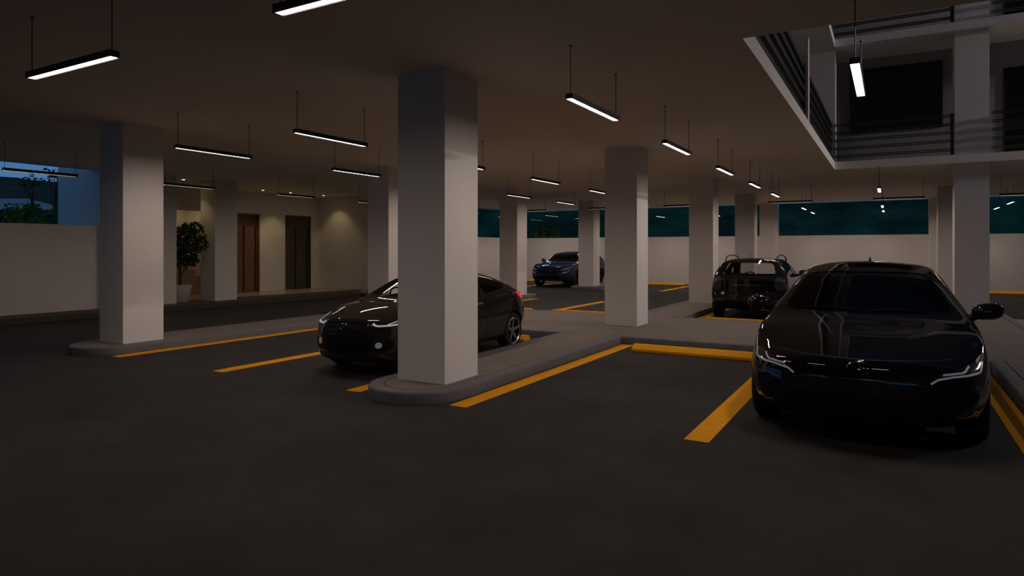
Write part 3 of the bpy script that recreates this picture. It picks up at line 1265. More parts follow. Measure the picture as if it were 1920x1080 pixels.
    def wheel_wells(self, xs, r, depth):
        for x in xs:
            for s in (-1, 1):
                bm = bmesh.new()
                cyl(bm, (x, s * (self.sh.W - depth), self.wz), (x, s * (self.sh.W + 0.3), self.wz), r, seg=40)
                self.cut.append(bm)

    def wheels(self, xs, Rw, wid, rim_r, spokes, inset, rim_m, spoke_w=0.035):
        for x in xs:
            for s in (-1, 1):
                yc = s * (self.sh.W - inset - wid / 2)
                bm = bmesh.new()
                h = wid / 2
                prof = [(rim_r, -h * 0.92), (rim_r + 0.012, -h), (Rw - 0.035, -h * 1.0), (Rw - 0.012, -h * 0.86), (Rw, -h * 0.6), (Rw, h * 0.6),
                        (Rw - 0.012, h * 0.86), (Rw - 0.035, h), (rim_r + 0.012, h), (rim_r, h * 0.92), (rim_r - 0.012, 0)]
                lathe(bm, prof, 48, 'Y', closed=True)
                w = obj('wheel', bm, M_TYRE, self.root, smooth=40)
                w['label'] = 'black tyre on its rim'
                w.location = (x, yc, Rw)
                bm = bmesh.new()
                o_ = s
                lathe(bm, [(rim_r + 0.002, o_ * h * 0.96), (rim_r - 0.004, o_ * h * 1.0), (rim_r - 0.02, o_ * h * 0.9), (rim_r - 0.03, o_ * h * 0.2), (rim_r - 0.03, -o_ * h * 0.8),
                           (rim_r + 0.002, -o_ * h * 0.9)], 48, 'Y', closed=True)
                for k in range(spokes):
                    a = 2 * PI * k / spokes + 0.3
                    ca, sa = math.cos(a), math.sin(a)
                    t = Vector((-sa, 0, ca))
                    e0, e1 = Vector((ca, 0, sa)) * 0.035, Vector((ca, 0, sa)) * (rim_r - 0.012)
                    q = []
                    for e_, ww, yo in ((e0, spoke_w * 1.1, 0.72), (e1, spoke_w * 0.85, 0.93)):
                        for ss, dy in ((-1, 0), (1, 0), (1, -0.025), (-1, -0.025)):
                            q.append(bm.verts.new(e_ + t * ss * ww / 2 + Vector((0, o_ * (h * yo + dy), 0))))
                    for i in range(4):
                        bm.faces.new((q[i], q[(i + 1) % 4], q[4 + (i + 1) % 4], q[4 + i]))
                    bm.faces.new(q[:4])
                    bm.faces.new(q[4:])
                lathe(bm, [(0.0, o_ * h * 0.78), (0.028, o_ * h * 0.78), (0.05, o_ * h * 0.70), (0.05, o_ * h * 0.3), (0.0, o_ * h * 0.3)], 24, 'Y')
                r_ = obj('rim', bm, rim_m, w, smooth=35)
                r_['label'] = 'spoked wheel rim'
                bm = bmesh.new()
                lathe(bm, [(0.0, o_ * h * 0.1), (0.13, o_ * h * 0.1), (0.13, -o_ * h * 0.1), (0.0, -o_ * h * 0.1)], 28, 'Y')
                obj('brake_disc', bm, M_DARKALLOY, w)

    def mirror(self, x, z, size, ylen, glass_rear=True):
        for s in (-1, 1):
            bm = bmesh.new()
            cx, cy, cz = x, s * (self.sh.W - 0.02 + ylen / 2), z
            lx, ly, lz = size
            g = []
            for j in range(13):
                t = -1 + 2 * j / 12
                sc = (1 - abs(t) ** 3.0) ** 0.5 if abs(t) < 1 else 0.0
                sc = max(sc, 0.05)
                if t * s * s < 0:
                    sc = max(sc, 0.45) if t > -1 else 0.3
                ring = []
                for k in range(16):
                    a = 2 * PI * k / 16
                    c, d = math.cos(a), math.sin(a)
                    px_ = cx - lx / 2 * abs(c) ** 0.8 * (1 if c > 0 else -0.25) * sc
                    pz_ = cz + lz / 2 * (abs(d) ** 0.7) * (1 if d > 0 else -1) * sc + 0.01 * t
                    ring.append(bm.verts.new((px_ + 0.02 * t, cy + s * t * ly / 2, pz_)))
                g.append(ring)
            for a_, b_ in zip(g[:-1], g[1:]):
                for k in range(16):
                    bm.faces.new((a_[k], a_[(k + 1) % 16], b_[(k + 1) % 16], b_[k]))
            bm.faces.new(g[0])
            bm.faces.new(g[-1])
            p0, _ = self.hit('y+' if s > 0 else 'y-', (x + 0.02, z - lz * 0.55))
            cyl(bm, (x + 0.02, p0.y - s * 0.03, z - lz * 0.55), (x, cy - s * ly * 0.28, z - lz * 0.25), 0.035, 0.03, seg=10)
            mo = obj('side_mirror', bm, self.paint, self.root, smooth=50)
            bm = bmesh.new()
            box(bm, cx + lx * 0.12, cx + lx * 0.14 + 0.004, cy - ly * 0.36, cy + ly * 0.36, cz - lz * 0.34, cz + lz * 0.34)
            obj('mirror_glass', bm, M_MIRG, mo)

    def seats(self, xf, xr, w, zs, zt):
        for s in (-1, 1):
            bm = bmesh.new()
            y = s * w
            box(bm, xf - 0.45, xf + 0.05, y - 0.22, y + 0.22, zs - 0.08, zs + 0.08, bev=0.04)
            vs = box(bm, xf, xf + 0.12, y - 0.21, y + 0.21, zs, zt - 0.16, bev=0.03)
            st = obj('seat', bm, M_SEAT, self.root)
            bm = bmesh.new()
            box(bm, xf + 0.04, xf + 0.12, y - 0.12, y + 0.12, zt - 0.15, zt, bev=0.03)
            for q in (-0.05, 0.05):
                cyl(bm, (xf + 0.08, y + q, zt - 0.2), (xf + 0.08, y + q, zt - 0.12), 0.008, seg=8)
            obj('headrest', bm, M_SEAT, st)
        bm = bmesh.new()
        box(bm, xr - 0.42, xr + 0.05, -w - 0.22, w + 0.22, zs - 0.06, zs + 0.08, bev=0.04)
        box(bm, xr, xr + 0.12, -w - 0.22, w + 0.22, zs, zt - 0.22, bev=0.04)
        obj('rear_bench', bm, M_SEAT, self.root)

    def dash(self, x0, x1, w, z, yw):
        bm = bmesh.new()
        box(bm, x0, x1, -w, w, z - 0.22, z - 0.03, bev=0.04)
        d = obj('dashboard', bm, M_DARKIN, self.root)
        bm = bmesh.new()
        c = Vector((x1 + 0.1, yw, z + 0.0))
        lathe(bm, [(0.17 + 0.014 * math.cos(a), 0.014 * math.sin(a)) for a in [2 * PI * k / 8 for k in range(8)]], 28, 'X', closed=True)
        box(bm, -0.008, 0.008, -0.165, 0.165, -0.02, 0.02)
        bmesh.ops.rotate(bm, verts=bm.verts, cent=(0, 0, 0), matrix=Matrix.Rotation(R(-22), 3, 'Y'))
        bmesh.ops.translate(bm, verts=bm.verts, vec=c)
        obj('steering_wheel', bm, M_DARKIN, self.root, smooth=50)


def ellipse_tube(bm, c, ry, rz, t, seg=40, ang=0.0, nx=0.008):
    """flat-backed oval ring in the y-z plane"""
    ring = []
    for k in range(seg):
        a = 2 * PI * k / seg
        ring.append([bm.verts.new((c[0] + dx, c[1] + (ry + dr) * math.cos(a), c[2] + (rz + dr) * math.sin(a)))
                     for dx, dr in ((-nx, 0), (0, t), (nx * 0.6, 0), (0, -t))])
    for k in range(seg):
        A, B = ring[k], ring[(k + 1) % seg]
        for j in range(4):
            bm.faces.new((A[j], A[(j + 1) % 4], B[(j + 1) % 4], B[j]))


def paint(name, col, rough=0.35, coat=1.0, metal=0.0):
    return mat(name, col, rough, metal, coat=coat, spec=0.0)


# ------------------------------------------------------------------ black sedan, front right
SED = Shape([
    (0.00, .225, .66, .745, .42, .70, .58, .57, .640, .672),
    (0.12, .205, .74, .82, .45, .785, .635, .63, .690, .722),
    (0.35, .19, .80, .855, .50, .825, .70, .67, .752, .790),
    (0.70, .18, .83, .868, .55, .832, .785, .71, .822, .862),
    (1.02, .18, .83, .87, .56, .828, .845, .725, .885, .925),
    (1.12, .18, .83, .87, .56, .826, .855, .72, .915, .962),
    (1.40, .18, .83, .87, .56, .822, .875, .675, 1.04, 1.105),
    (1.95, .18, .83, .87, .56, .818, .895, .575, 1.262, 1.325),
    (2.40, .18, .83, .87, .56, .818, .905, .562, 1.322, 1.378),
    (3.00, .18, .83, .87, .56, .818, .915, .562, 1.312, 1.368),
    (3.40, .18, .83, .87, .56, .818, .925, .575, 1.245, 1.302),
    (3.80, .19, .82, .865, .56, .812, .935, .63, 1.085, 1.125),
    (4.02, .20, .81, .86, .56, .80, .935, .67, .99, 1.015),
    (4.30, .24, .76, .83, .57, .77, .92, .66, .955, .975),
    (4.48, .30, .68, .76, .58, .71, .86, .60, .91, .93)],
    nose=[(.2, .05), (.30, .0), (.45, .01), (.55, .03), (.62, .055), (.70, .10), (.80, .12)],
    tail=[(.25, .08), (.5, .0), (.8, .02), (.95, .06), (1.1, .06)], sweep_f=0.33, sweep_r=0.2, fade_f=0.95)
M_PBLACK = paint('black_paint', (0.0035, 0.0035, 0.004), 0.3)
car = Car('sedan', SED, M_PBLACK, (5.47, 0.205, 0), 0.0, 'glossy black sedan parked facing the viewer in the near right bay')
car.wz = 0.31
car.cut.append(SED.cavity(1.16, 3.95, zf=.668))
ws_poly = round_poly([(.665, .962), (.585, 1.14), (.515, 1.262), (.30, 1.287), (-.30, 1.287), (-.515, 1.262), (-.585, 1.14), (-.665, .962), (-.35, .942), (.35, .942)], .05)
rw_poly = round_poly([(.60, 1.045), (.53, 1.20), (.30, 1.235), (-.30, 1.235), (-.53, 1.20), (-.60, 1.045)], .05)
sw1 = round_poly([(1.52, .925), (2.02, 1.215), (2.42, 1.262), (2.42, .94)], .03)
sw2 = round_poly([(2.50, .942), (2.50, 1.264), (3.0, 1.255), (3.42, 1.15), (3.6, 1.02), (3.45, .957)], .03)
car.cut += [poly_prism(ws_poly, 'x', -1, 2.3), poly_prism(rw_poly, 'x', 3.2, 6), poly_prism(sw1, 'y', -2, 2), poly_prism(sw2, 'y', -2, 2)]
car.wheel_wells((0.86, 3.46), 0.345, 0.26)
car.finish_body()
car.patch('windshield', grow(ws_poly, .012), 'x-', M_GLS_DARK, off=-0.006, thick=0.005, cell=.08)
car.patch('rear_window', grow(rw_poly, .012), 'x+', M_GLS_DARK, off=-0.006, thick=0.005, cell=.08)
car.both('side_window', grow(sw1, .012), 'y', M_GLS_DARK, off=-0.006, thick=0.005, cell=.08)
car.both('side_window', grow(sw2, .012), 'y', M_GLS_DARK, off=-0.006, thick=0.005, cell=.08)
car.wheels((0.86, 3.46), 0.31, 0.20, 0.21, 5, 0.015, M_ALLOY)
car.mirror(1.50, .965, (.15, .24, .145), .17)
car.seats(2.35, 3.2, .36, .55, 1.17)
car.dash(1.25, 1.62, .66, .93, 0.36)
bm = bmesh.new()                                    # wiper pair at the foot of the glass
for y0, y1 in ((.58, .02), (.0, -.5)):
    pts = []
    for t in np.linspace(0, 1, 9):
        y = y0 + (y1 - y0) * t
        loc, d = car.hit('x-', (y, .955 + .02 * math.sin(PI * t)))
        pts.append(loc + Vector((-0.012, 0, 0.004)))
    for a, b in zip(pts[:-1], pts[1:]):
        cyl(bm, a, b, .006, seg=6)
obj('wiper', bm, M_TRIMB, car.root)
bm = bmesh.new()
box(bm, 2.08, 2.13, -.12, .12, 1.175, 1.235, bev=.015)
obj('rear_view_mirror', bm, M_DARKIN, car.root)
bm = bmesh.new()                                    # roof fin
z0 = car.bvh.ray_cast(Vector((3.05, 0, 3)), Vector((0, 0, -1)))[0].z
v = [bm.verts.new(p) for p in ((2.95, -.02, z0 - .01), (3.15, -.025, z0 - .012), (3.15, .025, z0 - .012), (2.95, .02, z0 - .01), (3.13, -.004, z0 + .05), (3.13, .004, z0 + .05))]
for q in ((0, 1, 2, 3), (0, 4, 1), (1, 4, 5, 2), (2, 5, 3), (0, 3, 5, 4)):
    bm.faces.new([v[i] for i in q])
obj('roof_antenna', bm, M_PBLACK, car.root)
# front end
gr = [(.43, .520), (.53, .475), (.62, .33), (.60, .262), (.50, .243), (-.50, .243), (-.60, .262), (-.62, .33), (-.53, .475), (-.43, .520)]
g_ = car.patch('grille', round_poly(gr, .03), 'x-', M_GRILLE, off=.006)
for i in range(7):
    z = .268 + .026 * i
    w = .56 - .02 * i * .4
    car.patch('grille_slat', stroke([(-w, z), (0, z - .004), (w, z)], .006), 'x-', M_TRIMB, off=.016, thick=.012, cell=.06, parent=g_)
car.patch('grille_moulding', stroke([(.47, .508), (.36, .528), (0, .537), (-.36, .528), (-.47, .508)], .010), 'x-', M_DKCHROME, off=.012, cell=.05)
car.both('bumper_vent', round_poly([(.60, .47), (.74, .50), (.76, .45), (.70, .36), (.66, .36)], .02), 'x-', M_GRILLE, off=.005)
car.both('bumper_trim', stroke([(.56, .488), (.66, .506), (.75, .506)], .010), 'x-', M_DKCHROME, off=.012, cell=.03)
car.patch('front_lip', stroke([(.74, .285), (.66, .245), (.60, .222), (0, .212), (-.60, .222), (-.66, .245), (-.74, .285)], .018), 'x-', M_DKCHROME, off=.016, thick=.03, cell=.05)
for s in (1, -1):
    hl = car.patch('headlight', [(a * s, b) for a, b in round_poly([(.455, .555), (.60, .568), (.775, .592), (.80, .665), (.74, .672), (.60, .625)], .02)], 'x-', M_LENS, off=.006,
                   label='dark headlamp with pale light strips')
    for path in ([(.792, .668), (.777, .612), (.76, .603), (.60, .586), (.50, .566), (.455, .535)], [(.70, .652), (.672, .622), (.655, .614), (.53, .598)]):
        car.patch('light_strip', stroke([(a * s, b) for a, b in path], .013), 'x-', M_DRLD, off=.012, thick=.008, cell=.03, parent=hl, label='pale light strip')
bm = bmesh.new()
loc, d = car.hit('x-', (0, .615))
c = loc - Vector((.012, 0, 0))
ellipse_tube(bm, c, .078, .052, .007)
ellipse_tube(bm, c + Vector((0, 0, .012)), .046, .022, .006)
ellipse_tube(bm, c + Vector((0, 0, -.003)), .021, .046, .006)
obj('emblem', bm, M_DKCHROME, car.root, smooth=40)['label'] = 'oval chrome emblem of three rings'
car.patch('hood_seam', stroke([(.60, .69), (.4, .682), (0, .676), (-.4, .682), (-.60, .69)], .006), 'x-', M_GRILLE, off=.002, thick=.01, cell=.06)

# ------------------------------------------------------------------ dark coupe behind the near column
VEL = Shape([
    (0.00, .205, .60, .68, .46, .64, .665, .52, .712, .738),
    (0.15, .19, .69, .77, .48, .725, .715, .57, .765, .798),
    (0.45, .18, .76, .808, .52, .77, .775, .62, .825, .862),
    (0.80, .18, .785, .82, .53, .785, .812, .645, .860, .902),
    (0.98, .18, .785, .82, .53, .782, .82, .65, .878, .920),
    (1.20, .18, .785, .82, .53, .775, .84, .62, .965, 1.025),
    (1.80, .18, .785, .82, .53, .765, .88, .505, 1.20, 1.255),
    (2.25, .18, .785, .82, .53, .765, .91, .49, 1.248, 1.300),
    (2.75, .18, .785, .82, .53, .77, .94, .49, 1.215, 1.270),
    (3.20, .18, .785, .82, .53, .775, .965, .52, 1.115, 1.170),
    (3.55, .20, .77, .815, .55, .76, .945, .56, .99, 1.04),
    (3.80, .24, .70, .78, .57, .72, .885, .56, .91, .95),
    (3.92, .30, .60, .70, .58, .64, .78, .50, .83, .86)],
    nose=[(.2, .05), (.30, .0), (.52, .0), (.67, .04), (.77, .10), (.87, .12)],
    tail=[(.25, .08), (.5, .0), (.75, .02), (.95, .08), (1.1, .1)], sweep_f=0.36, sweep_r=0.22, fade_f=0.9, fade_r=0.75)
M_PGREY = paint('charcoal_paint', (0.020, 0.0175, 0.015), 0.35)
car = Car('coupe', VEL, M_PGREY, (5.66, 5.56, 0), R(2.0), 'dark grey sporty coupe parked half hidden behind the big near column')
car.root.scale = (0.915, 0.90, 0.925)
car.wz = 0.30
car.cut.append(VEL.cavity(1.06, 3.42, zf=.65))
ws_poly = round_poly([(.60, .965), (.52, 1.09), (.445, 1.195), (.25, 1.215), (-.25, 1.215), (-.445, 1.195), (-.52, 1.09), (-.60, .965), (-.3, .95), (.3, .95)], .05)
rw_poly = round_poly([(.50, 1.03), (.46, 1.15), (-.46, 1.15), (-.50, 1.03)], .05)
sw1 = round_poly([(1.4213, .9037), (1.8831, 1.1517), (2.2467, 1.1913), (2.2459, .9371)], .031)
sw2 = round_poly([(2.33, .945), (2.33, 1.19), (2.75, 1.165), (3.08, 1.06), (2.95, 1.0)], .03)
car.cut += [poly_prism(ws_poly, 'x', -1, 2.15), poly_prism(rw_poly, 'x', 2.9, 6), poly_prism(sw1, 'y', -2, 2), poly_prism(sw2, 'y', -2, 2)]
car.wheel_wells((0.80, 3.20), 0.335, 0.25)
car.finish_body()
car.patch('windshield', grow(ws_poly, .012), 'x-', M_GLS_MID, off=-0.006, thick=0.005, cell=.08)
car.patch('rear_window', grow(rw_poly, .012), 'x+', M_GLS_DARK, off=-0.006, thick=0.005, cell=.08)
car.both('side_window', grow(sw1, .012), 'y', M_GLS_MID, off=-0.006, thick=0.005, cell=.08)
car.both('side_window', grow(sw2, .012), 'y', M_GLS_DARK, off=-0.006, thick=0.005, cell=.08)
car.wheels((0.80, 3.20), 0.30, 0.20, 0.215, 5, 0.01, M_ALLOY, spoke_w=.05)
car.mirror(1.40, .96, (.14, .19, .12), .15)
car.seats(2.2, 2.9, .33, .50, 1.10)
car.dash(1.15, 1.5, .62, .90, 0.34)
hexa = [(.32, .685), (.41, .59), (.435, .49), (.36, .34), (.28, .31), (-.28, .31), (-.36, .34), (-.435, .49), (-.41, .59), (-.32, .685)]
g_ = car.patch('grille', round_poly(hexa, .03), 'x-', M_GRILLE, off=.006)
car.patch('grille_frame', stroke([(.45, .49), (.425, .60), (.33, .698), (0, .708), (-.33, .698), (-.425, .60), (-.45, .49)], .012), 'x-', M_PGREY, off=.014, cell=.04)
for i in range(5):
    z = .375 + .055 * i
    w = .36 if i else .33
    car.patch('grille_slat', stroke([(-w, z), (w, z)], .008), 'x-', M_TRIMB, off=.014, cell=.06, parent=g_)
loc, d = car.hit('x-', (0, .645))
bm = bmesh.new()
c = loc - Vector((.014, 0, 0))
ellipse_tube(bm, c, .070, .036, .006)
for y0, z0, y1, z1 in ((-.026, -.024, -.012, .024), (.012, -.024, .026, .024), (-.018, .002, .018, -.002)):
    cyl(bm, c + Vector((0, y0, z0)), c + Vector((0, y1, z1)), .006, seg=8)
obj('emblem', bm, M_DKCHROME, car.root, smooth=40)['label'] = 'oval emblem with a slanted letter H'
car.both('bumper_vent', round_poly([(.42, .36), (.49, .41), (.71, .52), (.73, .45), (.61, .35)], .02), 'x-', M_GRILLE, off=.005)
for s in (1, -1):
    hl = car.patch('headlight', [(a * s, b) for a, b in round_poly([(.42, .655), (.58, .66), (.72, .69), (.735, .765), (.66, .772), (.53, .73)], .02)], 'x-', M_LENS, off=.006,
                   label='dark headlamp with bright light strips')
    for path, w in (([(.405, .692), (.44, .668), (.48, .662), (.60, .668), (.70, .685), (.74, .715)], .020), ([(.57, .672), (.62, .702), (.67, .742), (.695, .765)], .013)):
        car.patch('light_strip', stroke([(a * s, b) for a, b in path], w), 'x-', M_DRLB, off=.012, thick=.008, cell=.03, parent=hl, label='glowing white light strip')
    circ = [(s * .50 + .038 * math.cos(a), .425 + .038 * math.sin(a)) for a in [2 * PI * k / 18 for k in range(18)]]
    car.patch('fog_light', circ, 'x-', M_DRLD, off=.014, cell=.02, label='round white fog lamp')
    car.patch('front_splitter', stroke([(s * .74, .245), (s * .6, .222), (s * .3, .212), (0, .21)], .018), 'x-', M_DKCHROME, off=.012, cell=.05)
for s in ('y+', 'y-'):
    car.patch('tail_light', round_poly([(3.30, .92), (3.42, .945), (3.58, .89), (3.62, .815), (3.46, .825)], .02), s, M_RED, off=.006, cell=.03, label='glowing red tail lamp')
    car.patch('door_handle', round_poly([(2.02, .80), (2.20, .81), (2.20, .835), (2.02, .825)], .01), s, M_CHROME, off=.018, thick=.014, cell=.03)
    car.patch('side_sill', round_poly([(1.15, .20), (2.85, .20), (2.85, .245), (1.15, .25)], .01), s, M_TRIMB, off=.012, thick=.02, cell=.06)
    car.patch('door_seam', stroke([(2.28, .90), (2.30, .7), (2.27, .32), (2.2, .26)], .006), s, M_GRILLE, off=.002, cell=.05)
car.patch('rear_bumper_vent', round_poly([(.4, .3), (.4, .38), (-.4, .38), (-.4, .3)], .02), 'x+', M_GRILLE, off=.005)
car.patch('tail_strip', stroke([(.45, .80), (0, .82), (-.45, .80)], .02), 'x+', M_DKCHROME, off=.006)

# ------------------------------------------------------------------ small hatchback seen from behind
HAT = Shape([
    (0.00, .23, .56, .64, .42, .61, .62, .50, .70, .72),
    (0.20, .21, .69, .75, .45, .72, .67, .58, .73, .76),
    (0.60, .20, .76, .79, .50, .768, .745, .63, .79, .825),
    (0.84, .20, .765, .79, .52, .77, .79, .635, .838, .875),
    (1.10, .20, .765, .79, .53, .765, .83, .62, .965, 1.02),
    (1.55, .20, .765, .79, .53, .76, .88, .56, 1.215, 1.265),
    (2.00, .20, .765, .79, .53, .76, .90, .548, 1.268, 1.318),
    (2.80, .20, .765, .79, .53, .76, .92, .545, 1.262, 1.315),
    (3.12, .21, .765, .79, .53, .758, .92, .545, 1.235, 1.29),
    (3.28, .23, .755, .785, .53, .75, .91, .565, 1.11, 1.165),
    (3.38, .26, .74, .78, .53, .742, .89, .60, .985, 1.03),
    (3.50, .31, .68, .755, .53, .71, .80, .60, .855, .88)],
    nose=[(.2, .04), (.3, .0), (.5, .02), (.7, .1), (.8, .12)],
    tail=[(.25, .06), (.40, .0), (.52, .0), (.60, .03), (.85, .03), (.95, .04), (1.2, .04)], sweep_f=0.3, sweep_r=0.16, fade_r=0.45)
M_PGLOSS = paint('black_gloss_paint', (0.010, 0.0105, 0.012), 0.3)
car = Car('hatchback', HAT, M_PGLOSS, (17.93, 2.63, 0), PI, 'small black hatchback with roof rails seen from behind, beyond the median')
car.wz = 0.29
car.cut.append(HAT.cavity(0.953, 3.2, zf=.632, t=.047))
ws_poly = round_poly([(.60, .905), (.545, 1.08), (.49, 1.205), (-.49, 1.205), (-.545, 1.08), (-.60, .905)], .05)
rw_poly = round_poly([(.555, .945), (.50, 1.185), (.40, 1.215), (-.40, 1.215), (-.50, 1.185), (-.555, .945)], .06)
sw1 = round_poly([(1.22, .905), (1.62, 1.155), (1.98, 1.205), (1.98, .925)], .03)
sw2 = round_poly([(2.06, .93), (2.06, 1.21), (2.72, 1.205), (2.80, .955)], .03)
sw3 = round_poly([(2.883, .9613), (2.827, 1.187), (2.993, 1.157), (3.053, .9771)], .03)
car.cut += [poly_prism(ws_poly, 'x', -1, 1.9), poly_prism(rw_poly, 'x', 2.7, 6), poly_prism(sw1, 'y', -2, 2), poly_prism(sw2, 'y', -2, 2), poly_prism(sw3, 'y', -2, 2)]
car.wheel_wells((0.66, 2.95), 0.325, 0.24)
car.finish_body()
for nm, pl, ax in (('windshield', ws_poly, 'x-'), ('rear_window', rw_poly, 'x+')):
    car.patch(nm, grow(pl, .012), ax, M_GLS_MID, off=-0.006, thick=0.005, cell=.08)
for pl in (sw1, sw2, sw3):
    car.both('side_window', grow(pl, .012), 'y', M_GLS_MID, off=-0.006, thick=0.005, cell=.08)
car.wheels((0.66, 2.95), 0.29, 0.19, 0.195, 6, 0.01, M_DARKALLOY)
car.mirror(1.25, .96, (.13, .19, .13), .16)
car.seats(1.95, 2.75, .33, .42, 0.95)
car.dash(1.0, 1.3, .6, .80, -0.32)
for s in (1, -1):
    bm = bmesh.new()
    pth = [(1.55, 1.235), (1.62, 1.30), (1.8, 1.345), (2.2, 1.372), (2.6, 1.37), (2.85, 1.35), (2.98, 1.31), (3.03, 1.25)]
    xs_ = np.linspace(pth[0][0], pth[-1][0], 26)
    zs_ = pchip([p[0] for p in pth], [p[1] for p in pth], xs_)
    pv = [Vector((x, s * .525, z)) for x, z in zip(xs_, zs_)]
    for a, b in zip(pv[:-1], pv[1:]):
        cyl(bm, a, b, .016, seg=8)
    obj('roof_rail', bm, M_TRIMB, car.root, smooth=60)
    tl = [(a * s, b) for a, b in round_poly([(.59, .93), (.70, .91), (.735, .80), (.72, .66), (.60, .63), (.53, .70), (.54, .85)], .04)]
    car.patch('tail_light', tl, 'x+', M_SMOKE, off=.008, cell=.03, label='smoky tail lamp')
    car.patch('reflector', [(s * a, b) for a, b in round_poly([(.52, .40), (.66, .42), (.66, .455), (.52, .435)], .01)], 'x+', M_DKCHROME, off=.006, cell=.03)
car.patch('plate_recess', round_poly([(.30, .60), (.32, .72), (-.32, .72), (-.30, .60)], .02), 'x+', M_TRIMB, off=.003)
car.patch('tailgate_handle', round_poly([(.28, .735), (.28, .765), (-.28, .765), (-.28, .735)], .01), 'x+', M_DKCHROME, off=.012, cell=.05)
car.patch('lower_bumper', round_poly([(.62, .30), (.66, .38), (.40, .41), (-.40, .41), (-.66, .38), (-.62, .30)], .02), 'x+', M_GRILLE, off=.008)
car.patch('tailgate_seam', stroke([(.52, .90), (.50, .66), (.46, .575), (0, .565), (-.46, .575), (-.50, .66), (-.52, .90)], .007), 'x+', M_GRILLE, off=.002, cell=.04)
loc, d = car.hit('x+', (0, .82))
bm = bmesh.new()
ellipse_tube(bm, loc + Vector((.012, 0, 0)), .04, .028, .006)
obj('emblem', bm, M_CHROME, car.root, smooth=40)
bm = bmesh.new()
pts_ = []
for t in np.linspace(0, 1, 8):
    loc, d = car.hit('x+', (-.02 - .36 * t, .955 + .015 * math.sin(PI * t)))
    pts_.append(loc + Vector((.012, 0, 0)))
for a, b in zip(pts_[:-1], pts_[1:]):
    cyl(bm, a, b, .007, seg=6)
obj('rear_wiper', bm, M_TRIMB, car.root)
bm = bmesh.new()
pv = Vector((3.05, 0, 1.30))
cyl(bm, pv, pv + Vector((.10, 0, .16)), .006, .003, seg=6)
obj('roof_antenna', bm, M_TRIMB, car.root)

# ------------------------------------------------------------------ dark blue off-roader by the far wall
SUV = Shape([
    (0.00, .26, .70, .78, .50, .76, .74, .63, .80, .82),
    (0.20, .24, .80, .86, .55, .84, .82, .69, .865, .885),
    (0.60, .23, .86, .895, .58, .875, .885, .75, .915, .935),
    (1.05, .23, .87, .90, .60, .872, .92, .755, .952, .980),
    (1.35, .23, .87, .90, .60, .862, .945, .73, 1.05, 1.09),
    (1.92, .23, .87, .90, .60, .85, .97, .635, 1.325, 1.372),
    (2.40, .23, .87, .90, .60, .85, .99, .62, 1.372, 1.418),
    (3.40, .23, .87, .90, .60, .85, 1.02, .62, 1.345, 1.392),
    (3.90, .25, .86, .895, .60, .84, 1.0, .635, 1.25, 1.30),
    (4.10, .28, .82, .87, .60, .82, .92, .67, 1.02, 1.06),
    (4.18, .32, .76, .82, .60, .77, .82, .66, .90, .92)],
    nose=[(.25, .04), (.4, .0), (.6, .0), (.75, .03), (.9, .08)],
    tail=[(.3, .05), (.5, .0), (.9, .02), (1.2, .04)], sweep_f=0.26, sweep_r=0.12)
M_PBLUE = paint('deep_blue_paint', (0.012, 0.025, 0.070), 0.3)
car = Car('off_roader', SUV, M_PBLUE, (23.2, 11.78, 0), 0.0, 'dark blue off-roader parked at the far wall, partly behind a column')
car.wz = 0.33
car.cut.append(SUV.cavity(1.15, 3.85, zf=.715))
ws_poly = round_poly([(.70, 1.02), (.64, 1.17), (.57, 1.31), (-.57, 1.31), (-.64, 1.17), (-.70, 1.02)], .05)
sw1 = round_poly([(1.55, .995), (2.02, 1.265), (2.45, 1.315), (2.45, 1.01)], .03)
sw2 = round_poly([(2.53, 1.012), (2.53, 1.318), (3.35, 1.295), (3.6, 1.22), (3.6, 1.05)], .03)
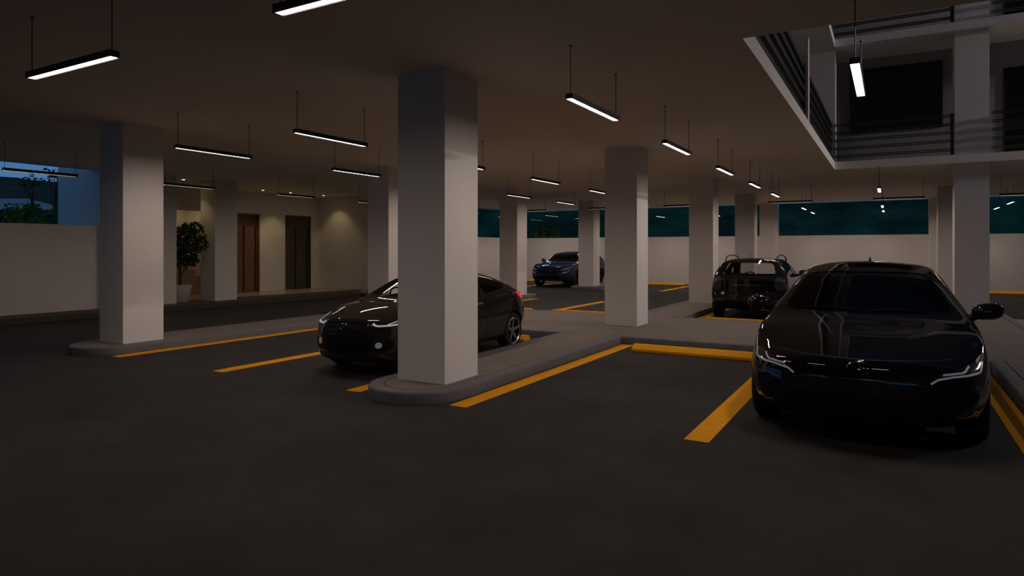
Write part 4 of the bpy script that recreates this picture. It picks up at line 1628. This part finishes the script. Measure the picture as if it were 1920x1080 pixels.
car.cut += [poly_prism(ws_poly, 'x', -1, 2.3), poly_prism(sw1, 'y', -2, 2), poly_prism(sw2, 'y', -2, 2)]
car.wheel_wells((0.86, 3.40), 0.37, 0.26)
car.finish_body()
car.patch('windshield', grow(ws_poly, .012), 'x-', M_GLS_DARK, off=-0.006, thick=0.005, cell=.08)
car.both('side_window', grow(sw1, .012), 'y', M_GLS_DARK, off=-0.006, thick=0.005, cell=.08)
car.both('side_window', grow(sw2, .012), 'y', M_GLS_DARK, off=-0.006, thick=0.005, cell=.08)
car.wheels((0.86, 3.40), 0.335, 0.22, 0.23, 6, 0.01, M_DARKALLOY)
car.mirror(1.55, 1.06, (.14, .2, .15), .17)
car.seats(2.35, 3.2, .38, .6, 1.2)
car.patch('grille', round_poly([(.50, .70), (.46, .56), (-.46, .56), (-.50, .70)], .02), 'x-', M_GRILLE, off=.006)
car.patch('lower_grille', round_poly([(.55, .46), (.5, .34), (-.5, .34), (-.55, .46)], .02), 'x-', M_GRILLE, off=.006)
car.patch('skid_plate', round_poly([(.60, .32), (.52, .275), (-.52, .275), (-.60, .32)], .01), 'x-', M_DKCHROME, off=.012)
for s in (1, -1):
    hl = car.patch('headlight', [(a * s, b) for a, b in round_poly([(.53, .68), (.74, .70), (.80, .76), (.72, .79), (.54, .74)], .02)], 'x-', M_LENS, off=.006)
    car.patch('light_strip', stroke([(s * .56, .70), (s * .70, .735), (s * .78, .785)], .022), 'x-', M_DRLD, off=.012, cell=.03, parent=hl)
    car.patch('fog_light', [(a * s, b) for a, b in round_poly([(.60, .56), (.78, .60), (.76, .625), (.60, .59)], .01)], 'x-', M_DRLD, off=.01, cell=.03)
loc, d = car.hit('x-', (-.12, .66))
bm = bmesh.new()
lathe(bm, [(0, -.004), (.05, -.004), (.055, 0), (.05, .006), (0, .006)], 20, 'X')
for v in bm.verts:
    v.co.y *= 1.2
    v.co.z *= .55
bmesh.ops.translate(bm, verts=bm.verts, vec=loc - Vector((.015, 0, 0)))
obj('emblem', bm, M_CHROME, car.root, smooth=40)
